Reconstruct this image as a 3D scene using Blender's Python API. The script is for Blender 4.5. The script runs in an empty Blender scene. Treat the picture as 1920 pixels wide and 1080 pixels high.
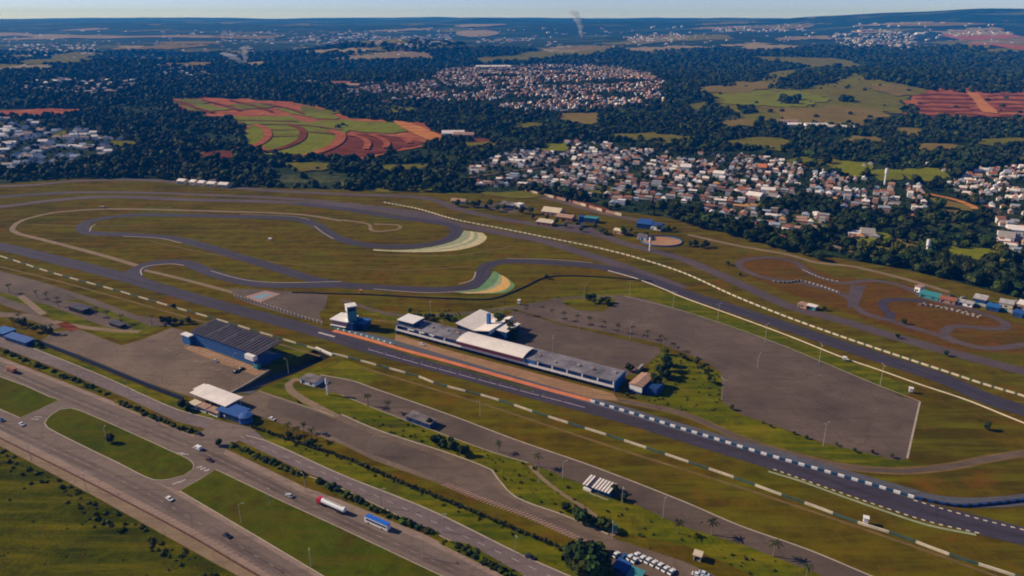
import bpy, math, random
import numpy as np
from mathutils import Vector, Matrix
from mathutils.geometry import delaunay_2d_cdt

RND = random.Random(11)
NPR = np.random.default_rng(5)
rad = math.radians
sc = bpy.context.scene
COL = sc.collection

# ------------------------------------------------------------------ camera
H, F, PITCH = 220.0, 1371.0, rad(20.48)
cP, sP = math.cos(PITCH), math.sin(PITCH)


def ray(px, py):
    x, y = (px - 960) / F, (540 - py) / F
    return (x, cP + y * sP, -sP + y * cP)


def G(px, py, z=0.0):
    d = ray(px, py)
    t = (z - H) / d[2]
    return (d[0] * t, d[1] * t)


def proj(x, y, z=0.0):
    x, y, z = np.asarray(x, float), np.asarray(y, float), np.asarray(z, float) - H
    dep = y * cP - z * sP
    dep = np.where(dep < 1, 1, dep)
    v = y * sP + z * cP
    return 960 + F * x / dep, 540 - F * v / dep


# ------------------------------------------------------------------ terrain height
def sstep(a, b, v):
    t = np.clip((v - a) / (b - a), 0, 1)
    return t * t * (3 - 2 * t)


BUMPS = [  # x, y, sx, sy, amp
    (-640, 4300, 560, 460, 92), (1800, 6200, 1300, 500, 70), (-1500, 8800, 2000, 700, 62), (-4200, 9500, 1800, 800, 42), (2500, 9200, 2200, 700, 72), (5500, 9800, 2000, 900, 80), (-300, 10800, 700, 500, 58), (-2600, 5200, 900, 400, 42), (-6500, 14500, 1500, 700, 16), (-1600, 15000, 700, 600, 22), (800, 14800, 1600, 600, 20), (-50, 2500, 640, 560, 34), (1250, 2550, 620, 560, 44),
    (5200, 8500, 1500, 900, 185), (6300, 8600, 700, 800, 40), (3900, 8900, 700, 700, 40), (8200, 9000, 1900, 1400, 105), (3300, 11200, 3300, 1300, 52),
    (-600, 12500, 1500, 900, 34), (-650, 12200, 260, 500, 26), (1500, 5400, 900, 600, 35),
    (-3500, 15500, 900, 700, 24), (3000, 4700, 900, 700, 45), (-1800, 3300, 800, 350, 22),
    (4500, 7300, 1500, 800, 60), (-2500, 7000, 1400, 700, 30), (600, 8000, 1500, 700, 40)]
TRX, TRY = -150.0, 436.0


def hgt(x, y):
    x, y = np.asarray(x, float), np.asarray(y, float)
    h = 150 * sstep(3800, 15500, np.hypot(x * 0.6, y))
    for bx, by, sx, sy, a in BUMPS:
        h = h + a * np.exp(-((x - bx) / sx) ** 2 - ((y - by) / sy) ** 2)
    und = (np.sin(x / 330 + 1.3) * np.cos(y / 410) * 5 + np.sin(x / 170 - y / 210) * 3
           + np.sin(x / 900 + y / 700) * 12)
    h = h + und * sstep(1400, 3200, np.hypot(x * 0.6, y))
    h = h * sstep(1080, 1700, np.hypot(x * 0.5, y))
    return h - 0.35


def hpit(x, y):
    return hgt(x, y) - 16 * np.exp(-((np.asarray(x) - TRX) / 80) ** 2 - ((np.asarray(y) - TRY) / 80) ** 2)


TT = np.geomspace(300, 20000, 420)


def T(px, py):
    """where the sight line through a pixel meets the relief"""
    d = ray(px, py)
    ts = TT
    for n_ in (60, 40):
        below = H + d[2] * ts < hgt(d[0] * ts, d[1] * ts)
        if not below.any():
            return (d[0] * ts[-1], d[1] * ts[-1])
        k = max(1, int(np.argmax(below)))
        ts = np.linspace(ts[k - 1], ts[k], n_)
    t = ts[-1] if n_ == 0 else (ts[0] + ts[-1]) / 2
    return (d[0] * t, d[1] * t)


# ------------------------------------------------------------------ materials
def newmat(name):
    m = bpy.data.materials.new(name)
    m.use_nodes = True
    nt = m.node_tree
    return m, nt, nt.nodes['Principled BSDF']


def N(nt, typ, **kw):
    n = nt.nodes.new(typ)
    for k, v in kw.items():
        setattr(n, k, v)
    return n


def noise(nt, vec, scale, detail=4, rough=0.6):
    n = N(nt, 'ShaderNodeTexNoise')
    n.inputs['Scale'].default_value = scale
    n.inputs['Detail'].default_value = detail
    n.inputs['Roughness'].default_value = rough
    nt.links.new(vec, n.inputs['Vector'])
    return n.outputs['Fac']


def ramp(nt, fac, stops, interp='LINEAR'):
    r = N(nt, 'ShaderNodeValToRGB')
    r.color_ramp.interpolation = interp
    el = r.color_ramp.elements
    while len(el) < len(stops):
        el.new(0.5)
    for e, (p, c) in zip(el, stops):
        e.position = p
        e.color = (*c, 1)
    nt.links.new(fac, r.inputs['Fac'])
    return r.outputs['Color']


def mix(nt, fac, a, b, mode='MIX'):
    m = N(nt, 'ShaderNodeMix', data_type='RGBA', blend_type=mode)
    if isinstance(fac, (int, float)):
        m.inputs[0].default_value = fac
    else:
        nt.links.new(fac, m.inputs[0])
    for s, v in ((6, a), (7, b)):
        if isinstance(v, tuple):
            m.inputs[s].default_value = (*v, 1)
        else:
            nt.links.new(v, m.inputs[s])
    return m.outputs[2]


def wpos(nt):
    return N(nt, 'ShaderNodeNewGeometry').outputs['Position']


def lpos(nt):
    return N(nt, 'ShaderNodeTexCoord').outputs['Object']


def bump(nt, bs, fac, strength, dist):
    b = N(nt, 'ShaderNodeBump')
    b.inputs['Strength'].default_value = strength
    b.inputs['Distance'].default_value = dist
    nt.links.new(fac, b.inputs['Height'])
    nt.links.new(b.outputs['Normal'], bs.inputs['Normal'])


def g3(c, k):
    return tuple(min(1, v * k) for v in c)


def paint(name, c, var=0.12, scale=0.6, rough=0.6, metal=0.0, world=False):
    """plain painted / concrete surface with weathering"""
    m, nt, bs = newmat(name)
    v = wpos(nt) if world else lpos(nt)
    f = noise(nt, v, scale, 5, 0.65)
    nt.links.new(ramp(nt, f, [(0.3, g3(c, 1 - var * 1.6)), (0.7, g3(c, 1 + var))]), bs.inputs['Base Color'])
    bs.inputs['Roughness'].default_value = rough
    bs.inputs['Metallic'].default_value = metal
    bs.inputs['Specular IOR Level'].default_value = 0.3
    return m


def asphalt(name, c, var=0.25, patch=0.03, stain=(0.5, 0.45, 0.42)):
    m, nt, bs = newmat(name)
    v = wpos(nt)
    big = noise(nt, v, patch, 5, 0.62)
    fine = noise(nt, v, 0.35, 6, 0.7)
    mp = N(nt, 'ShaderNodeMapping')
    mp.inputs['Rotation'].default_value = (0, 0, rad(32))
    mp.inputs['Scale'].default_value = (0.02, 0.35, 1)
    nt.links.new(v, mp.inputs['Vector'])
    st = noise(nt, mp.outputs['Vector'], 1.0, 4, 0.6)
    c1 = ramp(nt, big, [(0.3, g3(c, 1 - var)), (0.52, c), (0.72, g3(c, 1 + var))])
    c2 = mix(nt, ramp(nt, fine, [(0.35, (0, 0, 0)), (0.75, (0.5, 0.5, 0.5))]), c1, g3(c, 0.72))
    c3 = mix(nt, ramp(nt, st, [(0.5, (0, 0, 0)), (0.72, (0.55, 0.55, 0.55))]), c2, tuple(a * b for a, b in zip(c, stain)))
    vo = N(nt, 'ShaderNodeTexVoronoi', feature='DISTANCE_TO_EDGE')
    vo.inputs['Scale'].default_value = 0.07
    wv = N(nt, 'ShaderNodeVectorMath', operation='MULTIPLY_ADD')
    ns = N(nt, 'ShaderNodeTexNoise')
    ns.inputs['Scale'].default_value = 0.05
    ns.inputs['Detail'].default_value = 4
    nt.links.new(v, ns.inputs['Vector'])
    nt.links.new(ns.outputs['Color'], wv.inputs[0])
    wv.inputs[1].default_value = (26, 26, 0)
    nt.links.new(v, wv.inputs[2])
    nt.links.new(wv.outputs[0], vo.inputs['Vector'])
    c3 = mix(nt, ramp(nt, vo.outputs['Distance'], [(0.0, (0.45, 0.45, 0.45)), (0.03, (0, 0, 0))]), c3, g3(c, 0.5))
    blot = noise(nt, v, 0.11, 3, 0.5)
    c3 = mix(nt, ramp(nt, blot, [(0.62, (0, 0, 0)), (0.72, (0.4, 0.4, 0.4))]), c3, g3(c, 0.55))
    nt.links.new(c3, bs.inputs['Base Color'])
    bs.inputs['Roughness'].default_value = 0.88
    bs.inputs['Specular IOR Level'].default_value = 0.2
    return m


def grass(name, a, b, c, s=0.012, earth=None, bmp=0.35):
    m, nt, bs = newmat(name)
    v = wpos(nt)
    f1 = noise(nt, v, s, 6, 0.62)
    f2 = noise(nt, v, s * 9, 5, 0.65)
    f3 = noise(nt, v, 0.6, 4, 0.7)
    c1 = ramp(nt, f1, [(0.34, a), (0.5, b), (0.66, c)])
    c2 = mix(nt, ramp(nt, f2, [(0.38, (0, 0, 0)), (0.68, (0.75, 0.75, 0.75))]), c1, g3(a, 0.6))
    c3 = mix(nt, ramp(nt, f3, [(0.4, (0, 0, 0)), (0.75, (0.6, 0.6, 0.6))]), c2, g3(b, 0.55))
    mq = N(nt, 'ShaderNodeMapping')
    mq.inputs['Rotation'].default_value = (0, 0, rad(33))
    mq.inputs['Scale'].default_value = (min(s, 0.011) * 1.2, min(s, 0.011) * 13, 1)
    nt.links.new(v, mq.inputs['Vector'])
    f5 = noise(nt, mq.outputs['Vector'], 1.0, 5, 0.65)
    c3 = mix(nt, ramp(nt, f5, [(0.46, (0, 0, 0)), (0.7, (0.8, 0.8, 0.8))]), c3, g3(c, 1.4))
    if earth:
        f4 = noise(nt, v, s * 3.1, 5, 0.7)
        c3 = mix(nt, ramp(nt, f4, [(0.56, (0, 0, 0)), (0.7, (0.8, 0.8, 0.8))]), c3, earth)
    nt.links.new(c3, bs.inputs['Base Color'])
    bs.inputs['Roughness'].default_value = 0.95
    bs.inputs['Specular IOR Level'].default_value = 0.0
    bump(nt, bs, f3, bmp, 1.0)
    return m


def leafmat(name, a, b, rnd=True):
    m, nt, bs = newmat(name)
    f = noise(nt, lpos(nt), 0.5, 3, 0.6)
    col = ramp(nt, f, [(0.3, a), (0.7, b)])
    if rnd:
        oi = N(nt, 'ShaderNodeObjectInfo')
        hsv = N(nt, 'ShaderNodeHueSaturation')
        mr = N(nt, 'ShaderNodeMapRange')
        mr.inputs['To Min'].default_value = 0.5
        mr.inputs['To Max'].default_value = 1.8
        nt.links.new(oi.outputs['Random'], mr.inputs['Value'])
        nt.links.new(mr.outputs['Result'], hsv.inputs['Value'])
        mh = N(nt, 'ShaderNodeMapRange')
        mh.inputs['To Min'].default_value = 0.455
        mh.inputs['To Max'].default_value = 0.525
        ml = N(nt, 'ShaderNodeMath', operation='MULTIPLY')
        ml.inputs[1].default_value = 7.13
        fr = N(nt, 'ShaderNodeMath', operation='FRACT')
        nt.links.new(oi.outputs['Random'], ml.inputs[0])
        nt.links.new(ml.outputs[0], fr.inputs[0])
        nt.links.new(fr.outputs[0], mh.inputs['Value'])
        nt.links.new(mh.outputs['Result'], hsv.inputs['Hue'])
        nt.links.new(col, hsv.inputs['Color'])
        col = hsv.outputs['Color']
    nt.links.new(col, bs.inputs['Base Color'])
    bs.inputs['Roughness'].default_value = 0.8
    bs.inputs['Specular IOR Level'].default_value = 0.15
    return m


M = {}
M['lawn'] = grass('dry_lawn', (0.062, 0.050, 0.001), (0.128, 0.082, 0.002), (0.098, 0.096, 0.001), 0.010, (0.155, 0.062, 0.006))
M['verge'] = grass('green_verge', (0.052, 0.068, 0.001), (0.098, 0.118, 0.001), (0.150, 0.122, 0.002), 0.02, (0.075, 0.05, 0.010))
M['island'] = grass('traffic_island_grass', (0.050, 0.066, 0.001), (0.085, 0.108, 0.001), (0.072, 0.052, 0.003), 0.016, (0.072, 0.036, 0.006))
M['rough'] = grass('rough_pasture', (0.030, 0.040, 0.001), (0.070, 0.080, 0.001), (0.104, 0.088, 0.002), 0.03, (0.050, 0.034, 0.008), 0.8)
M['kart_grass'] = grass('parched_grass', (0.105, 0.058, 0.004), (0.145, 0.058, 0.008), (0.09, 0.062, 0.004), 0.02, (0.17, 0.06, 0.012))
M['track'] = asphalt('track_asphalt', (0.056, 0.047, 0.070), 0.22, 0.02)
M['track_old'] = asphalt('old_track_asphalt', (0.100, 0.074, 0.078), 0.25, 0.02)
M['highway'] = asphalt('highway_asphalt', (0.178, 0.131, 0.108), 0.26, 0.02)
M['local'] = asphalt('local_road_asphalt', (0.172, 0.132, 0.130), 0.22, 0.02)
M['lot'] = asphalt('worn_lot_asphalt', (0.124, 0.089, 0.068), 0.42, 0.022)
M['lot_pale'] = asphalt('dusty_lot_asphalt', (0.166, 0.118, 0.084), 0.38, 0.025)
M['dirt'] = asphalt('dirt_path', (0.235, 0.165, 0.105), 0.2, 0.05)
M['shoulder'] = asphalt('dusty_shoulder', (0.27, 0.195, 0.155), 0.2, 0.05)
M['apron'] = asphalt('pit_apron_concrete', (0.32, 0.185, 0.10), 0.2, 0.06)
M['pitlane'] = asphalt('pit_lane_asphalt', (0.10, 0.10, 0.125), 0.15, 0.05)
M['kerb'] = paint('kerb_concrete', (0.42, 0.35, 0.28), 0.15, 0.2, world=True)
M['white'] = paint('white_paint', (0.78, 0.76, 0.74), 0.08)
M['wallwhite'] = paint('barrier_white', (0.66, 0.57, 0.42), 0.15, 0.3, world=True)
M['wallgreen'] = paint('barrier_green', (0.06, 0.11, 0.085), 0.25, 0.3, world=True)
M['mark'] = paint('road_paint', (0.55, 0.50, 0.50), 0.25, 0.5, world=True)
M['markfaint'] = paint('worn_road_paint', (0.34, 0.27, 0.23), 0.25, 0.5, world=True)
M['markpink'] = paint('faded_pink_marking', (0.36, 0.22, 0.18), 0.2, 0.5, world=True)
M['red'] = paint('red_paint', (0.55, 0.08, 0.04), 0.15)
M['orange'] = paint('orange_paint', (0.62, 0.19, 0.075), 0.15, 0.15, world=True)
M['runyellow'] = paint('runoff_yellow', (0.55, 0.47, 0.25), 0.2, 0.2, world=True)
M['runorange'] = paint('runoff_ochre', (0.66, 0.38, 0.10), 0.12, 0.2, world=True)
M['rungreen'] = paint('runoff_green', (0.30, 0.33, 0.19), 0.2, 0.2, world=True)
M['rungreen2'] = paint('runoff_bright_green', (0.13, 0.25, 0.09), 0.2, 0.2, world=True)
M['blue'] = paint('blue_paint', (0.025, 0.13, 0.36), 0.15)
M['blueroof'] = paint('blue_sheet_roof', (0.024, 0.09, 0.30), 0.15)
M['bluedark'] = paint('dark_blue_paint', (0.014, 0.055, 0.19), 0.2)
M['teal'] = paint('teal_paint', (0.05, 0.24, 0.27), 0.15)
M['glass'] = paint('dark_glass', (0.02, 0.045, 0.09), 0.2, rough=0.15)
M['black'] = paint('dark_opening', (0.012, 0.012, 0.016), 0.2)
M['roofgrey'] = paint('weathered_flat_roof', (0.17, 0.145, 0.145), 0.4, 0.12)
M['roofdark'] = paint('dark_ribbed_roof', (0.058, 0.050, 0.068), 0.3, 0.2)
M['roofwhite'] = paint('white_sheet_roof', (0.78, 0.71, 0.66), 0.08, 0.15)
M['maroon'] = paint('maroon_fascia', (0.10, 0.02, 0.045), 0.2)
M['tile'] = paint('terracotta_tiles', (0.30, 0.115, 0.06), 0.25, 0.5)
M['tilepale'] = paint('faded_tiles', (0.40, 0.24, 0.17), 0.2, 0.5)
M['concrete'] = paint('grey_concrete', (0.33, 0.30, 0.29), 0.2)
M['metal'] = paint('galvanised_metal', (0.42, 0.40, 0.38), 0.15, rough=0.5)
M['rust'] = paint('rusty_rail', (0.12, 0.05, 0.03), 0.3, 0.3, world=True)
M['rubber'] = paint('black_rubber', (0.02, 0.02, 0.022), 0.2)
M['bark'] = paint('bark', (0.085, 0.06, 0.04), 0.3)
M['palmbark'] = paint('palm_trunk', (0.22, 0.17, 0.13), 0.25)
M['cream'] = paint('cream_render', (0.62, 0.52, 0.38), 0.12)
M['silver'] = paint('polished_tank', (0.72, 0.74, 0.78), 0.08, rough=0.35)
M['leaf_dark'] = leafmat('leaf_dark', (0.012, 0.026, 0.004), (0.030, 0.046, 0.006))
M['leaf_mid'] = leafmat('leaf_mid', (0.030, 0.044, 0.003), (0.060, 0.074, 0.005))
M['leaf_palm'] = leafmat('leaf_palm', (0.020, 0.030, 0.006), (0.040, 0.046, 0.008))
M['leaf_forest'] = leafmat('leaf_forest', (0.012, 0.025, 0.004), (0.032, 0.048, 0.007))
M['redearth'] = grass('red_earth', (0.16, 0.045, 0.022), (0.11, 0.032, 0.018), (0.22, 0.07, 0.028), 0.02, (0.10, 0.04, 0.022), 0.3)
M['redearth_far'] = grass('pink_earth', (0.36, 0.105, 0.045), (0.25, 0.065, 0.03), (0.42, 0.16, 0.065), 0.02, (0.14, 0.055, 0.025), 0.3)
M['orange_earth'] = grass('orange_earth', (0.50, 0.19, 0.05), (0.42, 0.14, 0.04), (0.52, 0.25, 0.09), 0.02, None, 0.3)
M['field'] = grass('bright_field', (0.15, 0.175, 0.006), (0.21, 0.225, 0.008), (0.12, 0.12, 0.012), 0.012, None, 0.3)
M['pasture'] = grass('hill_pasture', (0.095, 0.110, 0.008), (0.165, 0.160, 0.012), (0.14, 0.105, 0.02), 0.008, (0.15, 0.085, 0.025), 0.4)
M['tanfield'] = grass('tan_field', (0.25, 0.175, 0.05), (0.19, 0.135, 0.035), (0.14, 0.115, 0.025), 0.01, None, 0.3)
M['palefield'] = grass('pale_far_field', (0.34, 0.27, 0.16), (0.26, 0.22, 0.12), (0.22, 0.15, 0.10), 0.004, None, 0.3)

# far terrain: woods with scattered clearings
m, nt, bs = newmat('wooded_terrain')
v = wpos(nt)
f1 = noise(nt, v, 0.0016, 8, 0.62)
f2 = noise(nt, v, 0.011, 6, 0.65)
f3 = noise(nt, v, 0.055, 4, 0.7)
mp = N(nt, 'ShaderNodeMapping')
mp.inputs['Scale'].default_value = (0.45, 1.6, 1)
nt.links.new(v, mp.inputs['Vector'])
f4 = noise(nt, mp.outputs['Vector'], 0.0022, 7, 0.66)
wood = ramp(nt, f2, [(0.3, (0.012, 0.024, 0.008)), (0.55, (0.022, 0.038, 0.011)), (0.75, (0.04, 0.052, 0.014))])
c1 = mix(nt, ramp(nt, f4, [(0.54, (0, 0, 0)), (0.64, (0.8, 0.8, 0.8))]), wood, (0.13, 0.13, 0.035))
c2 = mix(nt, ramp(nt, f1, [(0.68, (0, 0, 0)), (0.72, (0.9, 0.9, 0.9))]), c1, (0.28, 0.17, 0.10))
nt.links.new(c2, bs.inputs['Base Color'])
bs.inputs['Roughness'].default_value = 0.95
bs.inputs['Specular IOR Level'].default_value = 0.05
bump(nt, bs, f3, 1.0, 9.0)
M['terrain'] = m


# ------------------------------------------------------------------ object helpers
def link(name, me, parent=None, loc=None, rz=0.0):
    o = bpy.data.objects.new(name, me)
    COL.objects.link(o)
    if parent is not None:
        o.parent = parent
    if loc is not None:
        o.location = loc
    o.rotation_euler[2] = rz
    return o


def tag(o, label=None, cat=None, group=None, kind=None):
    for k, v in (('label', label), ('category', cat), ('group', group), ('kind', kind)):
        if v:
            o[k] = v
    return o


def thing(name, label, cat, loc, rz=0.0, group=None):
    o = link(name, None, None, loc, rz)
    o.empty_display_size = 1
    return tag(o, label, cat, group)


def dup(root, loc=None, rz=None, scale=None, label=None, group=None):
    r = root.copy()
    COL.objects.link(r)
    if loc is not None:
        r.location = loc
    if rz is not None:
        r.rotation_euler[2] = rz
    if scale is not None:
        r.scale = scale
    if label:
        r['label'] = label
    if group:
        r['group'] = group
    for ch in list(root.children):
        c = ch.copy()
        COL.objects.link(c)
        c.parent = r
        for g in ch.children:
            d = g.copy()
            COL.objects.link(d)
            d.parent = c
    return r


class MB:
    def __init__(s):
        s.v, s.f, s.m = [], [], []

    def face(s, pts, m=0):
        n = len(s.v)
        s.v += [tuple(p) for p in pts]
        s.f.append(tuple(range(n, n + len(pts))))
        s.m.append(m)

    def box(s, x0, x1, y0, y1, z0, z1, m=0, mt=None):
        n = len(s.v)
        P = [(x0, y0, z0), (x1, y0, z0), (x1, y1, z0), (x0, y1, z0), (x0, y0, z1), (x1, y0, z1), (x1, y1, z1), (x0, y1, z1)]
        s.v += P
        for f in ((0, 3, 2, 1), (4, 5, 6, 7), (0, 1, 5, 4), (1, 2, 6, 5), (2, 3, 7, 6), (3, 0, 4, 7)):
            s.f.append(tuple(n + i for i in f))
            s.m.append(mt if (mt is not None and f == (4, 5, 6, 7)) else m)

    def prism(s, prof, axis, a0, a1, m=0):
        """extrude profile (list of 2D) along axis 'x' (prof in y,z), 'y' (prof in x,z) or 'z' (prof in x,y)"""
        def P(p, a):
            return (a, p[0], p[1]) if axis == 'x' else ((p[0], a, p[1]) if axis == 'y' else (p[0], p[1], a))
        n, k = len(s.v), len(prof)
        s.v += [P(p, a0) for p in prof] + [P(p, a1) for p in prof]
        for i in range(k):
            j = (i + 1) % k
            s.f.append((n + i, n + j, n + k + j, n + k + i))
            s.m.append(m)
        s.f.append(tuple(n + i for i in range(k))[::-1])
        s.f.append(tuple(n + k + i for i in range(k)))
        s.m += [m, m]

    def cyl(s, p0, p1, r0, r1=None, n=8, m=0):
        r1 = r0 if r1 is None else r1
        p0, p1 = Vector(p0), Vector(p1)
        d = (p1 - p0).normalized()
        a = d.orthogonal().normalized()
        b = d.cross(a)
        k = len(s.v)
        for p, r in ((p0, r0), (p1, r1)):
            for i in range(n):
                t = 2 * math.pi * i / n
                s.v.append(tuple(p + a * math.cos(t) * r + b * math.sin(t) * r))
        for i in range(n):
            j = (i + 1) % n
            s.f.append((k + i, k + j, k + n + j, k + n + i))
            s.m.append(m)
        s.f.append(tuple(k + i for i in range(n))[::-1])
        s.f.append(tuple(k + n + i for i in range(n)))
        s.m += [m, m]

    def mesh(s, name, mats):
        me = bpy.data.meshes.new(name)
        me.from_pydata(s.v, [], s.f)
        for mm in mats:
            me.materials.append(mm)
        if len(mats) > 1:
            me.polygons.foreach_set('material_index', s.m)
        me.update()
        return me

    def build(s, name, mats, parent=None, loc=None, rz=0.0):
        mats = mats if isinstance(mats, (list, tuple)) else [mats]
        return link(name, s.mesh(name, mats), parent, loc, rz)


def fast_mesh(name, verts, quads, mats, midx=None):
    """verts (n,3) array, quads (m,4) array"""
    me = bpy.data.meshes.new(name)
    verts = np.asarray(verts, np.float32)
    quads = np.asarray(quads, np.int32)
    me.vertices.add(len(verts))
    me.vertices.foreach_set('co', verts.ravel())
    k = quads.shape[1]
    me.loops.add(quads.size)
    me.loops.foreach_set('vertex_index', quads.ravel())
    me.polygons.add(len(quads))
    me.polygons.foreach_set('loop_start', np.arange(0, quads.size, k, dtype=np.int32))
    me.polygons.foreach_set('loop_total', np.full(len(quads), k, np.int32))
    for mm in mats:
        me.materials.append(mm)
    if midx is not None:
        me.polygons.foreach_set('material_index', np.asarray(midx, np.int32))
    me.update(calc_edges=True)
    me.validate()
    return me


def inpoly(x, y, poly):
    x, y = np.asarray(x, float), np.asarray(y, float)
    r = np.zeros(x.shape, bool)
    n = len(poly)
    for i in range(n):
        x0, y0 = poly[i]
        x1, y1 = poly[(i + 1) % n]
        if y0 == y1:
            continue
        c = ((y0 > y) != (y1 > y)) & (x < (x1 - x0) * (y - y0) / (y1 - y0) + x0)
        r ^= c
    return r


def smooth(pts, step=5.0, closed=False):
    """Catmull-Rom through world points, resampled"""
    P = [Vector((p[0], p[1])) for p in pts]
    n = len(P)
    out = []
    rng = range(n if closed else n - 1)
    for i in rng:
        p1, p2 = P[i], P[(i + 1) % n]
        p0 = P[i - 1] if (i > 0 or closed) else p1 * 2 - p2
        p3 = P[(i + 2) % n] if (i + 2 < n or closed) else p2 * 2 - p1
        k = max(1, int((p2 - p1).length / step))
        # centripetal-ish: clamp tangents for uneven spacing
        L = (p2 - p1).length
        m1 = (p2 - p0) * (L / max(1e-6, (p1 - p0).length + L))
        m2 = (p3 - p1) * (L / max(1e-6, (p3 - p2).length + L))
        for j in range(k):
            t = j / k
            t2, t3 = t * t, t * t * t
            out.append((2 * t3 - 3 * t2 + 1) * p1 + (t3 - 2 * t2 + t) * m1 + (-2 * t3 + 3 * t2) * p2 + (t3 - t2) * m2)
    if not closed:
        out.append(P[-1])
    return out


def normals(W, closed=False):
    n = len(W)
    out = []
    for i in range(n):
        a = W[i - 1] if (i > 0 or closed) else W[i]
        b = W[(i + 1) % n] if (i + 1 < n or closed) else W[i]
        d = (b - a)
        d = d.normalized() if d.length > 1e-6 else Vector((1, 0))
        out.append(Vector((-d.y, d.x)))
    return out


def stroke(name, px, width, z, mat, closed=False, kind='structure', step=5.0, far=False, widths=None):
    W = smooth([(T if far else G)(*p) for p in px], step, closed)
    Nn = normals(W, closed)
    v, f = [], []
    n = len(W)
    for i, (p, q) in enumerate(zip(W, Nn)):
        w = width if widths is None else np.interp(i / (n - 1), np.linspace(0, 1, len(widths)), widths)
        for s in (0.5, -0.5):
            x, y = p.x + q.x * w * s, p.y + q.y * w * s
            v.append((x, y, z + (float(hgt(x, y)) + 0.35 if far else 0)))
    for i in range(n if closed else n - 1):
        j = (i + 1) % n
        f.append((2 * i, 2 * i + 1, 2 * j + 1, 2 * j))
    me = bpy.data.meshes.new(name)
    me.from_pydata(v, [], f)
    me.materials.append(mat)
    return tag(link(name, me), kind=kind)


def tri_fill(outer, holes=()):
    vs, es = [], []
    for loop in (outer, *holes):
        b = len(vs)
        vs += [Vector((p[0], p[1])) for p in loop]
        es += [(b + i, b + (i + 1) % len(loop)) for i in range(len(loop))]
    V, E, Fc, *_ = delaunay_2d_cdt(vs, es, [], 0, 1e-4)
    out = []
    V = [(p.x, p.y) for p in V]
    for f in Fc:
        cx = sum(V[i][0] for i in f) / len(f)
        cy = sum(V[i][1] for i in f) / len(f)
        if inpoly([cx], [cy], [tuple(p) for p in outer])[0] and not any(inpoly([cx], [cy], [tuple(p) for p in h])[0] for h in holes):
            a = sum(V[f[i]][0] * V[f[(i + 1) % len(f)]][1] - V[f[(i + 1) % len(f)]][0] * V[f[i]][1] for i in range(len(f)))
            out.append(tuple(f) if a > 0 else tuple(f)[::-1])
    return V, out


def poly(name, px, z, mat, curve=False, holes=(), kind='structure', base=None, world=None):
    W = world or [G(*p) for p in px]
    if curve:
        W = [(p.x, p.y) for p in smooth(W, 4.0, True)]
    V, Fc = tri_fill(W, [[G(*p) for p in h] for h in holes])
    v = [(x, y, z) for x, y in V]
    f = list(Fc)
    if base is not None:  # raised: add a side skirt
        n, b = len(W), len(v)
        v += [(x, y, z) for x, y in W] + [(x, y, base) for x, y in W]
        f += [(b + i, b + (i + 1) % n, b + n + (i + 1) % n, b + n + i) for i in range(n)]
    me = bpy.data.meshes.new(name)
    me.from_pydata(v, [], f)
    me.materials.append(mat)
    return tag(link(name, me), kind=kind)


def drape(name, px, mat, dz=0.8, cell=None, kind='structure', ragged=0.0):
    """far field: polygon laid on the relief as a fine grid"""
    W = [T(*p) for p in px]
    W = [(p.x, p.y) for p in smooth(W, 14.0, True)]
    if ragged:  # natural, uneven edge
        ph = RND.uniform(0, 9)
        k = ragged * 1.4
        W = [(x + k * (math.sin(x / 31 + y / 23 + ph) + math.sin(x / 11 - y / 13 + 2 * ph) * 0.6), y + k * 2 * (math.sin(x / 27 - y / 37 + ph) + math.sin(x / 9 + y / 17 + ph) * 0.6)) for x, y in W]
    xs, ys = [p[0] for p in W], [p[1] for p in W]
    dist = math.hypot(sum(xs) / len(xs), sum(ys) / len(ys))
    c = cell or max(12, dist / 90)
    nx, ny = int((max(xs) - min(xs)) / c) + 1, int((max(ys) - min(ys)) / c) + 1
    gx, gy = np.meshgrid(np.linspace(min(xs), max(xs), nx + 1), np.linspace(min(ys), max(ys), ny + 1))
    gx, gy = gx.ravel(), gy.ravel()
    ins = inpoly(gx, gy, W)
    vs = [Vector(p) for p in W] + [Vector((a, b)) for a, b, k in zip(gx, gy, ins) if k]
    es = [(i, (i + 1) % len(W)) for i in range(len(W))]
    V, E, Fc, *_ = delaunay_2d_cdt(vs, es, [], 1, 1e-3)
    V = np.array([(p.x, p.y) for p in V])
    z = hgt(V[:, 0], V[:, 1]) + dz + dist * 0.0002
    me = bpy.data.meshes.new(name)
    me.from_pydata([(a, b, float(cz)) for (a, b), cz in zip(V, z)], [], [tuple(f) for f in Fc])
    me.materials.append(mat)
    return tag(link(name, me), kind=kind)


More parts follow.
